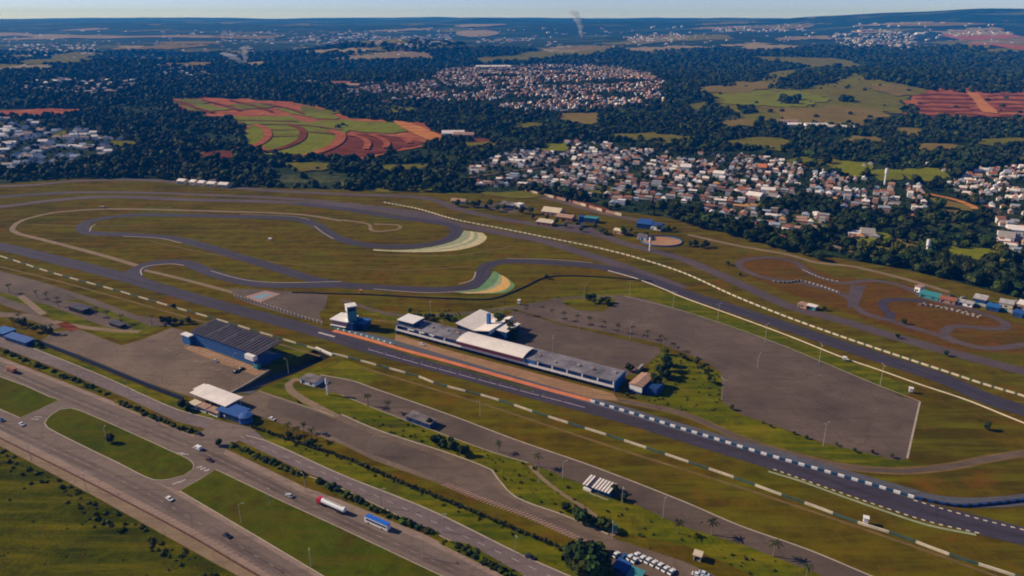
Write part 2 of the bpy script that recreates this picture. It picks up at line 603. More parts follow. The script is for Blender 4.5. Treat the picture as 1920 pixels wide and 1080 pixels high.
def wall(name, px, thick, height, mats, runs, z=0.0, off=0.0, step=4.0, closed=False, far=False):
    """wall along a line, changing colour after each run length"""
    W = smooth([(T if far else G)(*p) for p in px], step, closed)
    # resample on exact run ends
    L = [0.0]
    for a, b in zip(W, W[1:]):
        L.append(L[-1] + (b - a).length)
    cuts, acc, k = [], 0.0, 0
    while acc < L[-1]:
        cuts.append((acc, min(L[-1], acc + runs[k % len(runs)]), k % len(mats)))
        acc += runs[k % len(runs)]
        k += 1
    Lx, X, Y = np.array(L), np.array([p.x for p in W]), np.array([p.y for p in W])
    mb = MB()
    for a, b, mi in cuts:
        nn = max(1, int((b - a) / step))
        tt = np.linspace(a, b, nn + 1)
        x, y = np.interp(tt, Lx, X), np.interp(tt, Lx, Y)
        pts = [Vector((p, q)) for p, q in zip(x, y)]
        Nn = normals(pts)
        A = [p + q * (off + thick / 2) for p, q in zip(pts, Nn)]
        B = [p + q * (off - thick / 2) for p, q in zip(pts, Nn)]
        for i in range(len(pts) - 1):
            a0, a1, b0, b1 = A[i], A[i + 1], B[i], B[i + 1]
            t0, t1 = z, z + height
            mb.face([(a0.x, a0.y, t1), (b0.x, b0.y, t1), (b1.x, b1.y, t1), (a1.x, a1.y, t1)], mi)
            mb.face([(b0.x, b0.y, t0), (b1.x, b1.y, t0), (b1.x, b1.y, t1), (b0.x, b0.y, t1)], mi)
            mb.face([(a1.x, a1.y, t0), (a0.x, a0.y, t0), (a0.x, a0.y, t1), (a1.x, a1.y, t1)], mi)
        for q in (0, -1):
            mb.face([(A[q].x, A[q].y, z), (B[q].x, B[q].y, z), (B[q].x, B[q].y, z + height), (A[q].x, A[q].y, z + height)], mi)
    return mb.build(name, mats)


def dashes(name, px, width, on, off, z, mat, side=0.0):
    W = smooth([G(*p) for p in px], 3.0)
    L = [0.0]
    for a, b in zip(W, W[1:]):
        L.append(L[-1] + (b - a).length)
    X, Y = [p.x for p in W], [p.y for p in W]
    mb, s = MB(), 0.0
    while s + on < L[-1]:
        x0, y0, x1, y1 = np.interp(s, L, X), np.interp(s, L, Y), np.interp(s + on, L, X), np.interp(s + on, L, Y)
        d = Vector((x1 - x0, y1 - y0)).normalized()
        n = Vector((-d.y, d.x))
        a, b = n * (side + width / 2), n * (side - width / 2)
        mb.face([(x0 + b.x, y0 + b.y, z), (x1 + b.x, y1 + b.y, z), (x1 + a.x, y1 + a.y, z), (x0 + a.x, y0 + a.y, z)])
        s += on + off
    return tag(mb.build(name, mat), kind='structure')


def bars(name, px, n, length, width, ang, z, mat):
    """short bars across a line, turned by ang from it"""
    W = smooth([G(*p) for p in px], 3.0)
    mb = MB()
    for i in range(n):
        t = i / (n - 1) * (len(W) - 1.01)
        k = int(t)
        p = W[k].lerp(W[k + 1], t - k)
        d = (W[k + 1] - W[k]).normalized()
        c, s = math.cos(ang), math.sin(ang)
        e = Vector((d.x * c - d.y * s, d.x * s + d.y * c))
        q = Vector((-e.y, e.x)) * (width / 2)
        e = e * (length / 2)
        mb.face([(*(p - e - q), z), (*(p + e - q), z), (*(p + e + q), z), (*(p - e + q), z)])
    return tag(mb.build(name, mat), kind='structure')


ORD = ('first second third fourth fifth sixth seventh eighth ninth tenth eleventh twelfth thirteenth fourteenth fifteenth '
       'sixteenth seventeenth eighteenth nineteenth twentieth').split()
TENS = {2: 'twenty', 3: 'thirty', 4: 'forty', 5: 'fifty', 6: 'sixty', 7: 'seventy', 8: 'eighty', 9: 'ninety'}


def ordn(i):
    if i < 20:
        return ORD[i]
    t, u = divmod(i + 1, 10)
    return (TENS[t][:-1] + 'ieth') if u == 0 else TENS[t] + '-' + ORD[u - 1]


def front(px0, px1):
    """origin, rotation and length of a building front between two ground pixels"""
    a, b = Vector(G(*px0)), Vector(G(*px1))
    d = b - a
    return (a.x, a.y, 0), math.atan2(d.y, d.x), d.length
# ================================================================== ground
TRENCH_L = [(436, 736), (503, 695), (545, 672), (590, 655)]
TRENCH_R = [(620, 669), (560, 697), (500, 720), (470, 738)]
LAWN_FAR = [(-700, 352), (-300, 347), (0, 345), (130, 335), (300, 336), (440, 350), (640, 356), (800, 361), (1000, 365), (1130, 392),
            (1250, 408), (1330, 428), (1420, 455), (1560, 482), (1700, 506), (1800, 530), (1920, 562), (2200, 640), (2700, 760)]
lawn_w = [G(*p) for p in LAWN_FAR] + [(900, -160), (-900, -160), (-1400, 200)]

xs = np.sinh(np.linspace(-3.15, 3.15, 251)) * 1250
ys = np.concatenate([np.linspace(-420, 1000, 58)[:-1], np.linspace(1000, 3000, 70)[:-1], np.geomspace(3000, 16500, 120)])
gx, gy = np.meshgrid(xs, ys)
gz = hpit(gx, gy)
nx, ny = len(xs), len(ys)
idx = np.arange(nx * ny).reshape(ny, nx)
quads = np.stack([idx[:-1, :-1], idx[:-1, 1:], idx[1:, 1:], idx[1:, :-1]], -1).reshape(-1, 4)
me = fast_mesh('ground', np.stack([gx, gy, gz], -1).reshape(-1, 3), quads, [M['terrain']])
me.polygons.foreach_set('use_smooth', np.ones(len(quads), bool))
tag(link('ground', me), kind='structure')

poly('lawn', None, 0.0, M['lawn'], world=lawn_w, holes=[TRENCH_L + TRENCH_R])

# sunken ramp to the tunnel
mb = MB()
Lw, Rw = [G(*p) for p in TRENCH_L], [G(*p) for p in TRENCH_R][::-1]
dz = [-0.05, -4.0, -7.0, -8.6]
for i in range(3):
    a, b, c, d = (*Lw[i], dz[i]), (*Rw[i], dz[i]), (*Rw[i + 1], dz[i + 1]), (*Lw[i + 1], dz[i + 1])
    mb.face([a, b, c, d], 0)
    mb.face([(*Lw[i], 0), (*Lw[i], dz[i]), (*Lw[i + 1], dz[i + 1]), (*Lw[i + 1], 0)], 1)
    mb.face([(*Rw[i], dz[i]), (*Rw[i], 0), (*Rw[i + 1], 0), (*Rw[i + 1], dz[i + 1])], 1)
mb.face([(*Lw[3], dz[3]), (*Rw[3], dz[3]), (*Rw[3], 0), (*Lw[3], 0)], 2)
tag(mb.build('sunken_road', [M['pitlane'], M['verge'], M['black']]), kind='structure')

# ---- greener grass areas
V = M['verge']
poly('grass_verge', [(-60, 622), (0, 640), (70, 645), (270, 727), (345, 752), (420, 790), (330, 770), (187, 705), (0, 630)], 0.03, V)
poly('grass_verge', [(470, 803), (640, 856), (757, 906), (887, 958), (1023, 1015), (1100, 1042), (1300, 1110), (1200, 1160), (1067, 1076), (983, 1040), (807, 955), (640, 888), (500, 827)], 0.03, V)
poly('grass_verge', [(543, 722), (560, 758), (640, 792), (847, 853), (923, 882), (930, 893), (967, 932), (1057, 966), (1140, 1002), (1163, 1000), (1280, 1020), (1500, 1120), (1690, 1130), (1540, 1078), (1397, 1022), (1280, 986), (1173, 936), (1090, 906), (990, 866), (923, 846), (773, 791), (640, 739), (600, 722)], 0.03, V)
poly('grass_verge', [(505, 694), (585, 658), (560, 644), (512, 645)], 0.03, V)
poly('grass_verge', [(485, 731), (560, 699), (640, 672), (720, 700), (690, 722), (600, 702), (545, 712), (540, 735), (570, 760)], 0.03, V)
poly('grass_verge', [(1240, 655), (1352, 700), (1353, 755), (1390, 778), (1543, 832), (1700, 862), (1720, 870), (1640, 880), (1450, 838), (1240, 770), (1190, 742), (1222, 735), (1215, 690)], 0.03, V)
poly('grass_verge', [(1725, 752), (1702, 860), (1760, 885), (1850, 868), (2100, 810), (2000, 820), (1900, 800), (1800, 765)], 0.03, M['lawn'])
poly('grass_verge', [(667, 585), (760, 590), (860, 586), (1000, 566), (1100, 548), (1215, 536), (1280, 560), (1480, 634), (1720, 730), (1700, 742), (1447, 645), (1280, 587), (1190, 560), (1000, 577), (860, 600), (760, 606)], 0.03, V)
poly('grass_verge', [(0, 562), (60, 578), (150, 612), (230, 640), (320, 612), (240, 590), (60, 545), (0, 548)], 0.03, V)
poly('kart_infield', [(1385, 480), (1480, 482), (1560, 520), (1700, 530), (1860, 590), (2000, 640), (2000, 665), (1790, 660), (1700, 625), (1600, 590), (1480, 550), (1390, 512)], 0.03, M['kart_grass'])
poly('rough_pasture', [(-200, 760), (0, 838), (167, 926), (452, 1085), (600, 1180), (300, 1400), (-500, 1400)], 0.03, M['rough'])

# ---- highway with its islands
poly('highway', [(-160, 612), (0, 672), (123, 720), (367, 817), (382, 806), (405, 792), (468, 806), (462, 817), (432, 836), (420, 847), (573, 920),
                 (640, 944), (800, 1010), (940, 1080), (1160, 1185), (720, 1195), (487, 1080), (350, 1000), (160, 900), (0, 820), (-160, 738)], 0.06, M['highway'])
poly('shoulder', [(-160, 607), (0, 669), (123, 717), (367, 814), (362, 819), (123, 725), (0, 677), (-160, 616)], 0.08, M['shoulder'])
poly('shoulder', [(424, 842), (573, 914), (640, 938), (800, 1004), (940, 1074), (1160, 1180), (1145, 1186), (925, 1080), (793, 1014), (633, 949), (567, 924), (418, 851)], 0.08, M['shoulder'])
poly('shoulder', [(287, 902), (333, 919), (607, 1080), (740, 1168), (725, 1170), (594, 1083), (322, 922)], 0.08, M['shoulder'])
poly('shoulder', [(-160, 728), (0, 806), (165, 888), (358, 990), (510, 1080), (740, 1195), (720, 1200), (487, 1083), (350, 1003), (160, 903), (0, 823), (-160, 740)], 0.08, M['shoulder'])
poly('dirt_strip', [(-160, 740), (0, 820), (160, 900), (350, 1000), (487, 1080), (720, 1195), (660, 1200), (450, 1082), (167, 925), (0, 836), (-160, 756)], 0.07, M['dirt'])


def island(px, curve=True):
    poly('kerb', px, 0.13, M['kerb'], curve, base=0.05)
    cx, cy = sum(p[0] for p in px) / len(px), sum(p[1] for p in px) / len(px)
    W = [G(*p) for p in px]
    W = [Vector((p.x, p.y)) for p in smooth(W, 4.0, True)] if curve else [Vector(p) for p in W]
    Nn = normals(W, True)
    ar = sum(a.x * b.y - b.x * a.y for a, b in zip(W, W[1:] + W[:1]))
    s = 0.45 if ar > 0 else -0.45
    poly('traffic_island', None, 0.17, M['island'], world=[(p.x + q.x * s, p.y + q.y * s) for p, q in zip(W, Nn)])


island([(-160, 650), (-60, 683), (0, 706), (50, 724), (92, 743), (112, 750), (75, 768), (37, 784), (0, 768), (-60, 742), (-160, 700)], False)
island([(133, 765), (180, 782), (250, 813), (320, 845), (360, 865), (363, 880), (345, 892), (318, 899), (287, 900), (220, 868), (150, 834), (88, 802), (83, 794), (95, 778), (112, 768)])
island([(405, 880), (520, 935), (640, 990), (830, 1080), (1020, 1180), (745, 1175), (607, 1082), (480, 1006), (336, 921), (375, 898)], False)

# ---- local avenue and planted strips
poly('local_road', [(-160, 568), (-60, 607), (0, 630), (70, 655), (187, 704), (330, 768), (405, 787), (470, 802), (500, 826), (640, 889), (807, 956), (983, 1042), (1067, 1078), (1250, 1160), (1180, 1175),
                    (1000, 1085), (840, 1010), (640, 913), (560, 880), (440, 822), (400, 808), (330, 790), (240, 748), (120, 696), (0, 650), (-60, 628), (-160, 590)], 0.05, M['local'])
stroke('kerb', [(462, 817), (500, 827), (640, 890), (807, 957), (983, 1043), (1067, 1080), (1250, 1162)], 0.7, 0.14, M['kerb'])
stroke('kerb', [(-60, 606), (0, 629), (187, 703), (330, 767), (400, 786)], 0.6, 0.14, M['kerb'])
stroke('kerb', [(580, 893), (640, 916), (840, 1012), (1000, 1088), (1180, 1177)], 0.5, 0.14, M['kerb'])
STRIPS = [[(-160, 592), (0, 654), (110, 697), (210, 738), (207, 745), (110, 708), (0, 664), (-160, 604)],
          [(216, 748), (300, 783), (366, 808), (369, 815), (355, 814), (290, 788), (214, 755)],
          [(432, 828), (500, 857), (570, 888), (570, 898), (500, 872), (430, 839)],
          [(586, 897), (700, 950), (826, 1000), (820, 1008), (690, 955), (584, 905)],
          [(830, 1012), (880, 1020), (1000, 1090), (1150, 1172), (1110, 1172), (950, 1082), (822, 1018)]]
for s in STRIPS:
    poly('planted_strip', s, 0.16, M['verge'], base=0.05)
dashes('lane_marking', [(-100, 644), (90, 730), (380, 848), (600, 955), (880, 1083), (1000, 1145)], 0.22, 3, 7, 0.12, M['markfaint'])
dashes('lane_marking', [(-100, 750), (0, 797), (250, 912), (410, 1002), (560, 1090), (700, 1170)], 0.22, 3, 7, 0.12, M['markfaint'])
dashes('lane_marking', [(450, 818), (520, 850), (640, 901), (820, 982), (1000, 1066), (1100, 1112)], 0.2, 4, 5, 0.12, M['mark'])
dashes('lane_marking', [(-60, 617), (60, 664), (230, 737), (390, 798)], 0.18, 3, 6, 0.12, M['markfaint'])
bars('road_marking', [(150, 888), (350, 990), (470, 1060), (500, 1080)], 42, 3.6, 0.45, rad(52), 0.12, M['markpink'])
bars('road_marking', [(845, 1030), (880, 1052), (935, 1082)], 9, 3.4, 0.5, rad(60), 0.12, M['markpink'])
bars('road_marking', [(66, 786), (72, 782)], 2, 5, 0.5, rad(90), 0.12, M['mark'])
bars('road_marking', [(374, 876), (388, 882)], 3, 2.6, 1.0, rad(60), 0.12, M['mark'])
bars('road_marking', [(330, 906), (342, 902)], 2, 3.4, 0.7, rad(10), 0.12, M['mark'])
bars('road_marking', [(338, 850), (346, 852)], 2, 4.5, 0.6, rad(20), 0.12, M['mark'])

# ---- forecourts, lots and service roads
poly('parking_lot', [(70, 645), (100, 622), (150, 618), (228, 648), (268, 636), (322, 614), (352, 622), (362, 646), (420, 667), (486, 690), (506, 693), (436, 737), (465, 742), (483, 733), (627, 780), (640, 777),
                     (707, 807), (847, 853), (923, 883), (930, 893), (945, 913), (967, 933), (1057, 967), (1140, 1003), (1160, 1013), (1280, 1052), (1420, 1115), (1330, 1160), (1160, 1085), (1107, 1020),
                     (1057, 1003), (973, 963), (840, 913), (700, 863), (640, 833), (560, 805), (467, 775), (430, 770), (360, 745), (270, 715), (150, 665)], 0.045, M['lot_pale'])
poly('parking_lot', [(505, 744), (620, 782), (700, 815), (820, 855), (900, 892), (940, 925), (1000, 958), (1130, 1010), (1100, 1010), (960, 955), (840, 905), (680, 845), (560, 790), (500, 765)], 0.065, M['lot'])
bars('parking_marking', [(835, 908), (900, 935), (1000, 972), (1100, 1017)], 44, 4.2, 0.55, rad(62), 0.085, M['markpink'])
bars('parking_marking', [(350, 648), (420, 672), (470, 690)], 16, 3.6, 0.35, rad(75), 0.085, M['mark'])
bars('parking_marking', [(310, 655), (400, 690), (440, 708)], 14, 3.6, 0.3, rad(75), 0.085, M['markfaint'])
poly('paving', [(362, 645), (420, 666), (480, 688), (505, 693), (480, 704), (410, 680), (345, 653)], 0.07, M['apron'])
stroke('kerb', [(640, 777), (707, 806), (847, 852), (923, 882), (930, 893), (967, 932), (1057, 966), (1140, 1002)], 0.8, 0.14, M['kerb'])
stroke('kerb', [(485, 733), (560, 758), (627, 780)], 0.5, 0.14, M['kerb'])
poly('service_road', [(563, 711), (600, 703), (660, 714), (697, 726), (840, 776), (973, 826), (1107, 872), (1280, 939), (1390, 986), (1513, 1030), (1650, 1085), (1800, 1150), (1700, 1160), (1547, 1081), (1397, 1023), (1280, 987),
                      (1173, 937), (1090, 907), (990, 867), (923, 847), (773, 792), (723, 773), (640, 740), (575, 722)], 0.06, M['lot'])
stroke('kerb', [(600, 703), (660, 714), (697, 727), (840, 777), (973, 827), (1107, 873), (1280, 940), (1390, 987), (1513, 1030), (1633, 1080), (1800, 1148)], 0.8, 0.16, M['kerb'])
stroke('kerb', [(640, 741), (723, 774), (773, 793), (923, 848), (990, 868)], 0.5, 0.16, M['kerb'])
stroke('footpath', [(575, 712), (552, 712), (541, 720), (548, 735), (580, 755), (632, 782)], 5.0, 0.09, M['dirt'])
stroke('footpath', [(993, 873), (1020, 900), (1060, 930), (1100, 955), (1130, 978), (1150, 1005)], 2.2, 0.09, M['dirt'])
poly('service_road', [(-60, 505), (0, 516), (75, 537), (170, 570), (285, 612), (318, 612), (330, 600), (300, 598), (250, 590), (150, 563), (120, 560), (240, 607), (250, 618), (200, 614), (90, 572), (0, 548), (-60, 530)], 0.06, M['lot'])
poly('service_road', [(-60, 505), (0, 516), (75, 537), (170, 568), (285, 610), (290, 604), (180, 562), (90, 532), (0, 508), (-60, 495)], 0.075, M['lot'])
stroke('footpath', [(-40, 548), (0, 562), (40, 577), (80, 588)], 9, 0.07, M['lot'])
stroke('footpath', [(-40, 585), (0, 590), (40, 592), (78, 600), (110, 615)], 9, 0.075, M['lot_pale'])
stroke('footpath', [(38, 555), (60, 572), (82, 590)], 5, 0.08, M['dirt'])
stroke('footpath', [(100, 603), (160, 614), (220, 620), (262, 622)], 5, 0.08, M['dirt'])
poly('paved_court', [(105, 608), (125, 603), (150, 616), (132, 622)], 0.1, M['redearth'])
poly('parking_lot', [(962, 583), (985, 588), (1057, 611), (1107, 622), (1237, 652), (1238, 662), (1205, 690), (1195, 700), (1170, 706), (1100, 690), (1005, 660), (940, 632), (945, 600)], 0.06, M['lot'])
poly('parking_lot', [(960, 578), (990, 572), (1052, 562), (1060, 572), (1085, 582), (1130, 584), (1155, 570), (1150, 556), (1165, 553), (1215, 562), (1280, 583), (1447, 640), (1640, 720), (1687, 743), (1725, 753),
                     (1701, 860), (1680, 863), (1543, 830), (1390, 777), (1353, 753), (1352, 700), (1330, 682), (1290, 664), (1240, 645), (1150, 625), (1060, 608), (1000, 590)], 0.055, M['lot'])
stroke('kerb', [(1725, 753), (1713, 806), (1701, 860)], 1.0, 0.14, M['kerb'])
stroke('kerb', [(1170, 555), (1280, 583), (1447, 640), (1640, 720), (1725, 753)], 0.6, 0.14, M['kerb'])
stroke('service_road', [(640, 562), (740, 590), (860, 588), (960, 577), (1060, 560), (1160, 555)], 5, 0.05, M['lot'])
# access road outside the circuit
stroke('access_road', [(-300, 352), (-60, 350), (60, 347), (130, 340), (220, 337), (300, 339), (380, 347), (500, 357), (600, 362), (690, 366), (760, 368), (810, 374), (853, 390), (923, 407), (1023, 424), (1123, 441), (1173, 457), (1280, 486),
                       (1380, 529), (1480, 574), (1580, 602), (1680, 632), (1780, 660), (1920, 697), (2200, 780)], 13, 0.07, M['track_old'])
stroke('access_road', [(990, 366), (1040, 375), (1120, 397), (1190, 412), (1240, 420)], 12, 0.08, M['lot'])
stroke('footpath', [(1290, 440), (1380, 460), (1480, 478), (1530, 492), (1600, 500), (1700, 524), (1780, 548)], 6, 0.06, M['dirt'])
poly('forecourt', [(1040, 424), (1060, 416), (1100, 424), (1130, 437), (1100, 440)], 0.09, M['track_old'])
poly('forecourt', [(880, 385), (960, 378), (1010, 392), (960, 400)], 0.06, M['lot'])

# ---- race track
M['lilac'] = paint('worn_lilac_paint', (0.33, 0.27, 0.38), 0.25, 0.5, world=True)
TW = 13.5
MAIN = [(-400, 405), (-160, 431), (0, 462), (133, 494), (243, 523), (333, 550), (433, 578), (533, 605), (617, 629), (700, 655), (800, 682), (900, 709), (1000, 737), (1107, 764), (1200, 790), (1280, 815), (1440, 863), (1560, 900), (1707, 951), (1830, 983), (1920, 1006), (2200, 1080)]
stroke('race_track', MAIN, 16, 0.10, M['track'], widths=[17, 17, 17, 17, 15, 14, 14, 15, 15])
stroke('race_track', [(250, 520), (258, 505), (283, 494), (333, 491), (360, 497), (400, 513), (450, 527), (500, 534), (570, 535), (640, 534)], TW, 0.115, M['track'])
poly('race_track', [(236, 508), (252, 500), (290, 488), (300, 496), (272, 505), (266, 516), (300, 540), (230, 520)], 0.108, M['track'])
LOOP = [(1207, 521), (1157, 507), (1107, 498), (1040, 493), (967, 489), (928, 493), (908, 504), (903, 520), (885, 536), (840, 543), (740, 541), (640, 534), (600, 527), (567, 518), (500, 497), (433, 477), (367, 457), (317, 446), (233, 440),
        (170, 437), (155, 428), (167, 416), (217, 406), (283, 403), (433, 406), (550, 410), (590, 421), (633, 446), (690, 460), (767, 462), (822, 455), (850, 442), (854, 428), (827, 418), (740, 407), (640, 391), (560, 382)]
stroke('race_track', LOOP, TW, 0.12, M['track'])
stroke('race_track', [(-300, 415), (-100, 397), (0, 388), (117, 374), (213, 369), (367, 375), (500, 378), (640, 386), (740, 398), (853, 420), (940, 437), (1023, 453), (1090, 474), (1140, 490), (1207, 514), (1280, 541)], 15, 0.105, M['track_old'])
stroke('race_track', [(-300, 388), (-100, 376), (0, 370), (70, 364), (130, 361), (250, 361), (400, 366), (560, 374), (700, 388), (800, 402), (853, 420)], 11, 0.1, M['track_old'])
stroke('race_track', [(-200, 383), (-60, 373), (0, 369), (60, 365), (120, 362)], 12, 0.12, M['track'])
stroke('race_track', [(1140, 503), (1207, 522), (1280, 549), (1380, 581), (1480, 614), (1580, 648), (1680, 681), (1780, 715), (1847, 746), (1920, 770), (2200, 860)], 16, 0.125, M['track'])
stroke('pit_lane', [(655, 622), (740, 642), (800, 660), (880, 684), (960, 708), (1060, 737), (1110, 751), (1200, 778), (1290, 805), (1440, 848), (1560, 882), (1700, 922), (1760, 938), (1830, 943), (1920, 937), (2100, 905)], 8, 0.135, M['pitlane'])
poly('pit_apron', [(742, 627), (860, 662), (960, 688), (1060, 715), (1150, 738), (1160, 752), (1110, 747), (1060, 733), (960, 704), (880, 680), (800, 656), (740, 638)], 0.14, M['apron'])
stroke('pit_stripe', [(625, 620), (680, 634), (760, 657), (850, 681), (940, 706), (1030, 731), (1107, 751)], 3.8, 0.15, M['orange'])
stroke('grass_strip', [(740, 656), (850, 688), (940, 713), (1000, 731)], 2.2, 0.145, M['verge'])
dashes('grid_marking', [(690, 655), (760, 675), (860, 702), (950, 726), (1050, 752), (1107, 767)], 0.8, 14, 1.2, 0.14, M['lilac'])
dashes('grid_marking', [(690, 652), (760, 671), (860, 698), (950, 722), (1030, 743)], 0.35, 1.2, 6.5, 0.14, M['lilac'])
bars('start_line', [(611, 628), (613, 627)], 2, 16, 0.8, rad(90), 0.145, M['mark'])
# green margins and kerbs
stroke('track_margin', [(1440, 884), (1500, 902), (1580, 931), (1660, 959), (1740, 985), (1830, 1003)], 1.5, 0.13, M['rungreen'])
dashes('kerb', [(1450, 880), (1547, 914), (1640, 946), (1740, 978), (1840, 1001)], 0.8, 1.7, 1.9, 0.16, M['wallwhite'])
dashes('kerb', [(1713, 938), (1780, 958), (1850, 977), (1920, 994), (2100, 1040)], 0.8, 1.7, 1.9, 0.16, M['wallwhite'])
for pts, w in [([(168, 434), (172, 425), (180, 420)], 1.0), ([(590, 424), (605, 436), (625, 448)], 1.0), ([(230, 443), (300, 447), (340, 456)], 1.0), ([(266, 516), (264, 506), (276, 499), (320, 495), (345, 498)], 1.1),
               ([(395, 508), (460, 525), (520, 530), (640, 528)], 0.9), ([(700, 542), (800, 549), (870, 546), (890, 543)], 0.9), ([(860, 533), (885, 525), (892, 510)], 1.1), ([(1110, 493), (1040, 487), (950, 485)], 0.9),
               ([(450, 402), (550, 406), (580, 412)], 0.8)]:
    stroke('kerb', pts, w, 0.16, M['kerb'])


# striped run-offs outside the corners
def runoff(inner, outer, cols):
    A, B = smooth([G(*p) for p in inner], 4), smooth([G(*p) for p in outer], 4)
    n = 40
    def rs(W):
        t = np.linspace(0, len(W) - 1, n)
        return np.stack([np.interp(t, np.arange(len(W)), [p.x for p in W]), np.interp(t, np.arange(len(W)), [p.y for p in W])], -1)
    A, B = rs(A), rs(B)
    k = len(cols)
    mats = []
    mb = MB()
    for c in cols:
        if M[c] not in mats:
            mats.append(M[c])
    for j, c in enumerate(cols):
        for i in range(n - 1):
            q = []
            for ii, f in ((i, j / k), (i + 1, j / k), (i + 1, (j + 1) / k), (i, (j + 1) / k)):
                p = A[ii] * (1 - f) + B[ii] * f
                q.append((p[0], p[1], 0.14))
            mb.face(q, mats.index(M[c]))
    tag(mb.build('painted_runoff', mats), kind='structure')


runoff([(870, 432), (858, 448), (832, 458), (790, 466), (740, 469), (700, 467)], [(905, 437), (913, 446), (895, 460), (850, 470), (780, 473), (700, 470)],
       ['rungreen', 'rungreen', 'runyellow', 'rungreen', 'runyellow', 'runyellow'])
runoff([(926, 508), (913, 526), (890, 543), (850, 548)], [(955, 524), (965, 537), (945, 549), (880, 551)], ['rungreen2', 'rungreen2', 'rungreen', 'runorange', 'runorange', 'rungreen2'])

# infield paths and helipad apron
stroke('footpath', [(257, 498), (200, 481), (133, 463), (70, 447), (35, 438), (23, 429), (43, 413), (100, 399), (170, 393), (233, 392), (400, 396), (560, 402), (640, 414)], 5.5, 0.06, M['dirt'])
stroke('footpath', [(268, 506), (333, 521), (417, 543), (450, 552)], 4.5, 0.06, M['dirt'])
stroke('footpath', [(640, 412), (690, 420), (697, 432), (715, 434), (750, 428), (745, 422), (700, 420)], 4, 0.06, M['dirt'])
poly('helipad_apron', [(432, 541), (470, 542), (547, 547), (615, 553), (610, 575), (598, 588), (604, 606), (545, 592), (470, 570), (440, 558)], 0.07, M['lot'])
poly('helipad_marking', [(459, 556), (497, 545), (526, 551), (487, 567)], 0.09, M['markpink'])
poly('helipad_marking', [(472, 557), (495, 550), (510, 553), (487, 562)], 0.11, paint('pale_blue_marking', (0.20, 0.30, 0.36)))

# kart circuit
KW = 7.0
stroke('kart_track', [(1600, 577), (1596, 562), (1567, 547), (1497, 530), (1430, 520), (1397, 507), (1384, 494), (1403, 486), (1447, 483), (1487, 490), (1513, 508), (1547, 523), (1580, 531), (1630, 526), (1680, 533), (1712, 546), (1745, 562),
                      (1817, 580), (1853, 592), (1882, 603), (1888, 612), (1867, 617), (1800, 612), (1780, 615), (1771, 627), (1792, 640), (1847, 653), (1920, 647), (2000, 640)], KW, 0.1, M['track_old'])
stroke('kart_track', [(1740, 566), (1700, 562), (1668, 562), (1655, 568), (1659, 581), (1671, 590), (1664, 600)], KW, 0.105, M['track'])
stroke('kart_track', [(1605, 575), (1622, 588), (1664, 600), (1713, 615), (1760, 629), (1795, 643)], KW, 0.11, M['track_old'])
poly('kart_track', [(1594, 535), (1624, 535), (1608, 577), (1588, 577)], 0.115, M['track_old'])
stroke('kart_pit_lane', [(1700, 541), (1760, 553), (1830, 570), (1920, 590), (2050, 622)], 10, 0.09, M['lot'])
dashes('kerb', [(1505, 506), (1540, 521), (1575, 528)], 0.9, 2, 2, 0.14, M['white'])
dashes('kerb', [(1730, 568), (1800, 582), (1845, 594)], 0.9, 2, 3, 0.14, M['white'])

# ---- roads beyond, draped on the relief
stroke('outer_road', [(-60, 332), (60, 330), (100, 322), (160, 314), (200, 316), (260, 322), (330, 330), (420, 340)], 9, 0.5, M['lot'], far=True)
stroke('outer_road', [(1560, 462), (1620, 478), (1700, 490), (1740, 500)], 7, 0.5, M['dirt'], far=True)
stroke('outer_road', [(1700, 356), (1745, 366), (1790, 376), (1822, 388), (1838, 400)], 9, 0.9, M['orange_earth'], far=True)
stroke('outer_road', [(1005, 363), (1060, 374), (1110, 386), (1140, 396)], 8, 0.6, M['redearth'], far=True)
stroke('outer_road', [(1720, 470), (1730, 440), (1712, 425)], 8, 0.5, M['lot'], far=True)
for pts in ([(880, 334), (960, 322), (1060, 312), (1180, 306), (1300, 306)], [(1000, 344), (1080, 334), (1180, 340), (1300, 352), (1400, 362), (1520, 366), (1660, 372)], [(1130, 278), (1160, 310), (1190, 350), (1230, 382)], [(1280, 300), (1310, 340), (1350, 392)],
            [(1400, 300), (1420, 340), (1440, 370)], [(1545, 340), (1560, 370), (1590, 392)], [(1790, 350), (1860, 390), (1920, 440)], [(1850, 330), (1890, 350), (1930, 372)]):
    stroke('street', pts, 8, 0.7, M['lot'], far=True)
M['racing_line'] = asphalt('rubbered_asphalt', (0.048, 0.040, 0.052), 0.2, 0.03)
stroke('racing_line', [(700, 657), (800, 684), (1000, 740), (1200, 793), (1440, 862), (1707, 952), (1830, 985), (1920, 1007), (2100, 1052)], 3.2, 0.13, M['racing_line'])
stroke('racing_line', [(0, 461), (133, 493), (333, 549), (533, 604), (617, 628), (700, 657)], 3.0, 0.113, M['racing_line'])
stroke('racing_line', [p for p in LOOP[2:-1]], 3.4, 0.134, M['racing_line'])
stroke('racing_line', [(1240, 536), (1380, 580), (1580, 649), (1780, 716), (1920, 772), (2100, 830)], 3.2, 0.137, M['racing_line'])
M['worn'] = asphalt('worn_grass_path', (0.17, 0.108, 0.035), 0.3, 0.08)
for pts in ([(280, 452), (420, 480), (600, 500), (760, 506), (880, 500)], [(700, 478), (860, 478), (960, 462)], [(0, 500), (120, 530), (340, 592), (480, 632), (600, 668)], [(680, 690), (900, 756), (1160, 842), (1400, 918), (1700, 1020), (1900, 1092)],
            [(700, 600), (780, 606), (840, 602)], [(60, 420), (160, 424), (300, 422)], [(1300, 500), (1400, 540), (1600, 610)], [(420, 952), (560, 1010), (700, 1078)]):
    stroke('worn_path', pts, 1.8, 0.05, M['worn'])
M['bay'] = paint('worn_bay_line', (0.21, 0.165, 0.135), 0.35, 0.2, world=True)
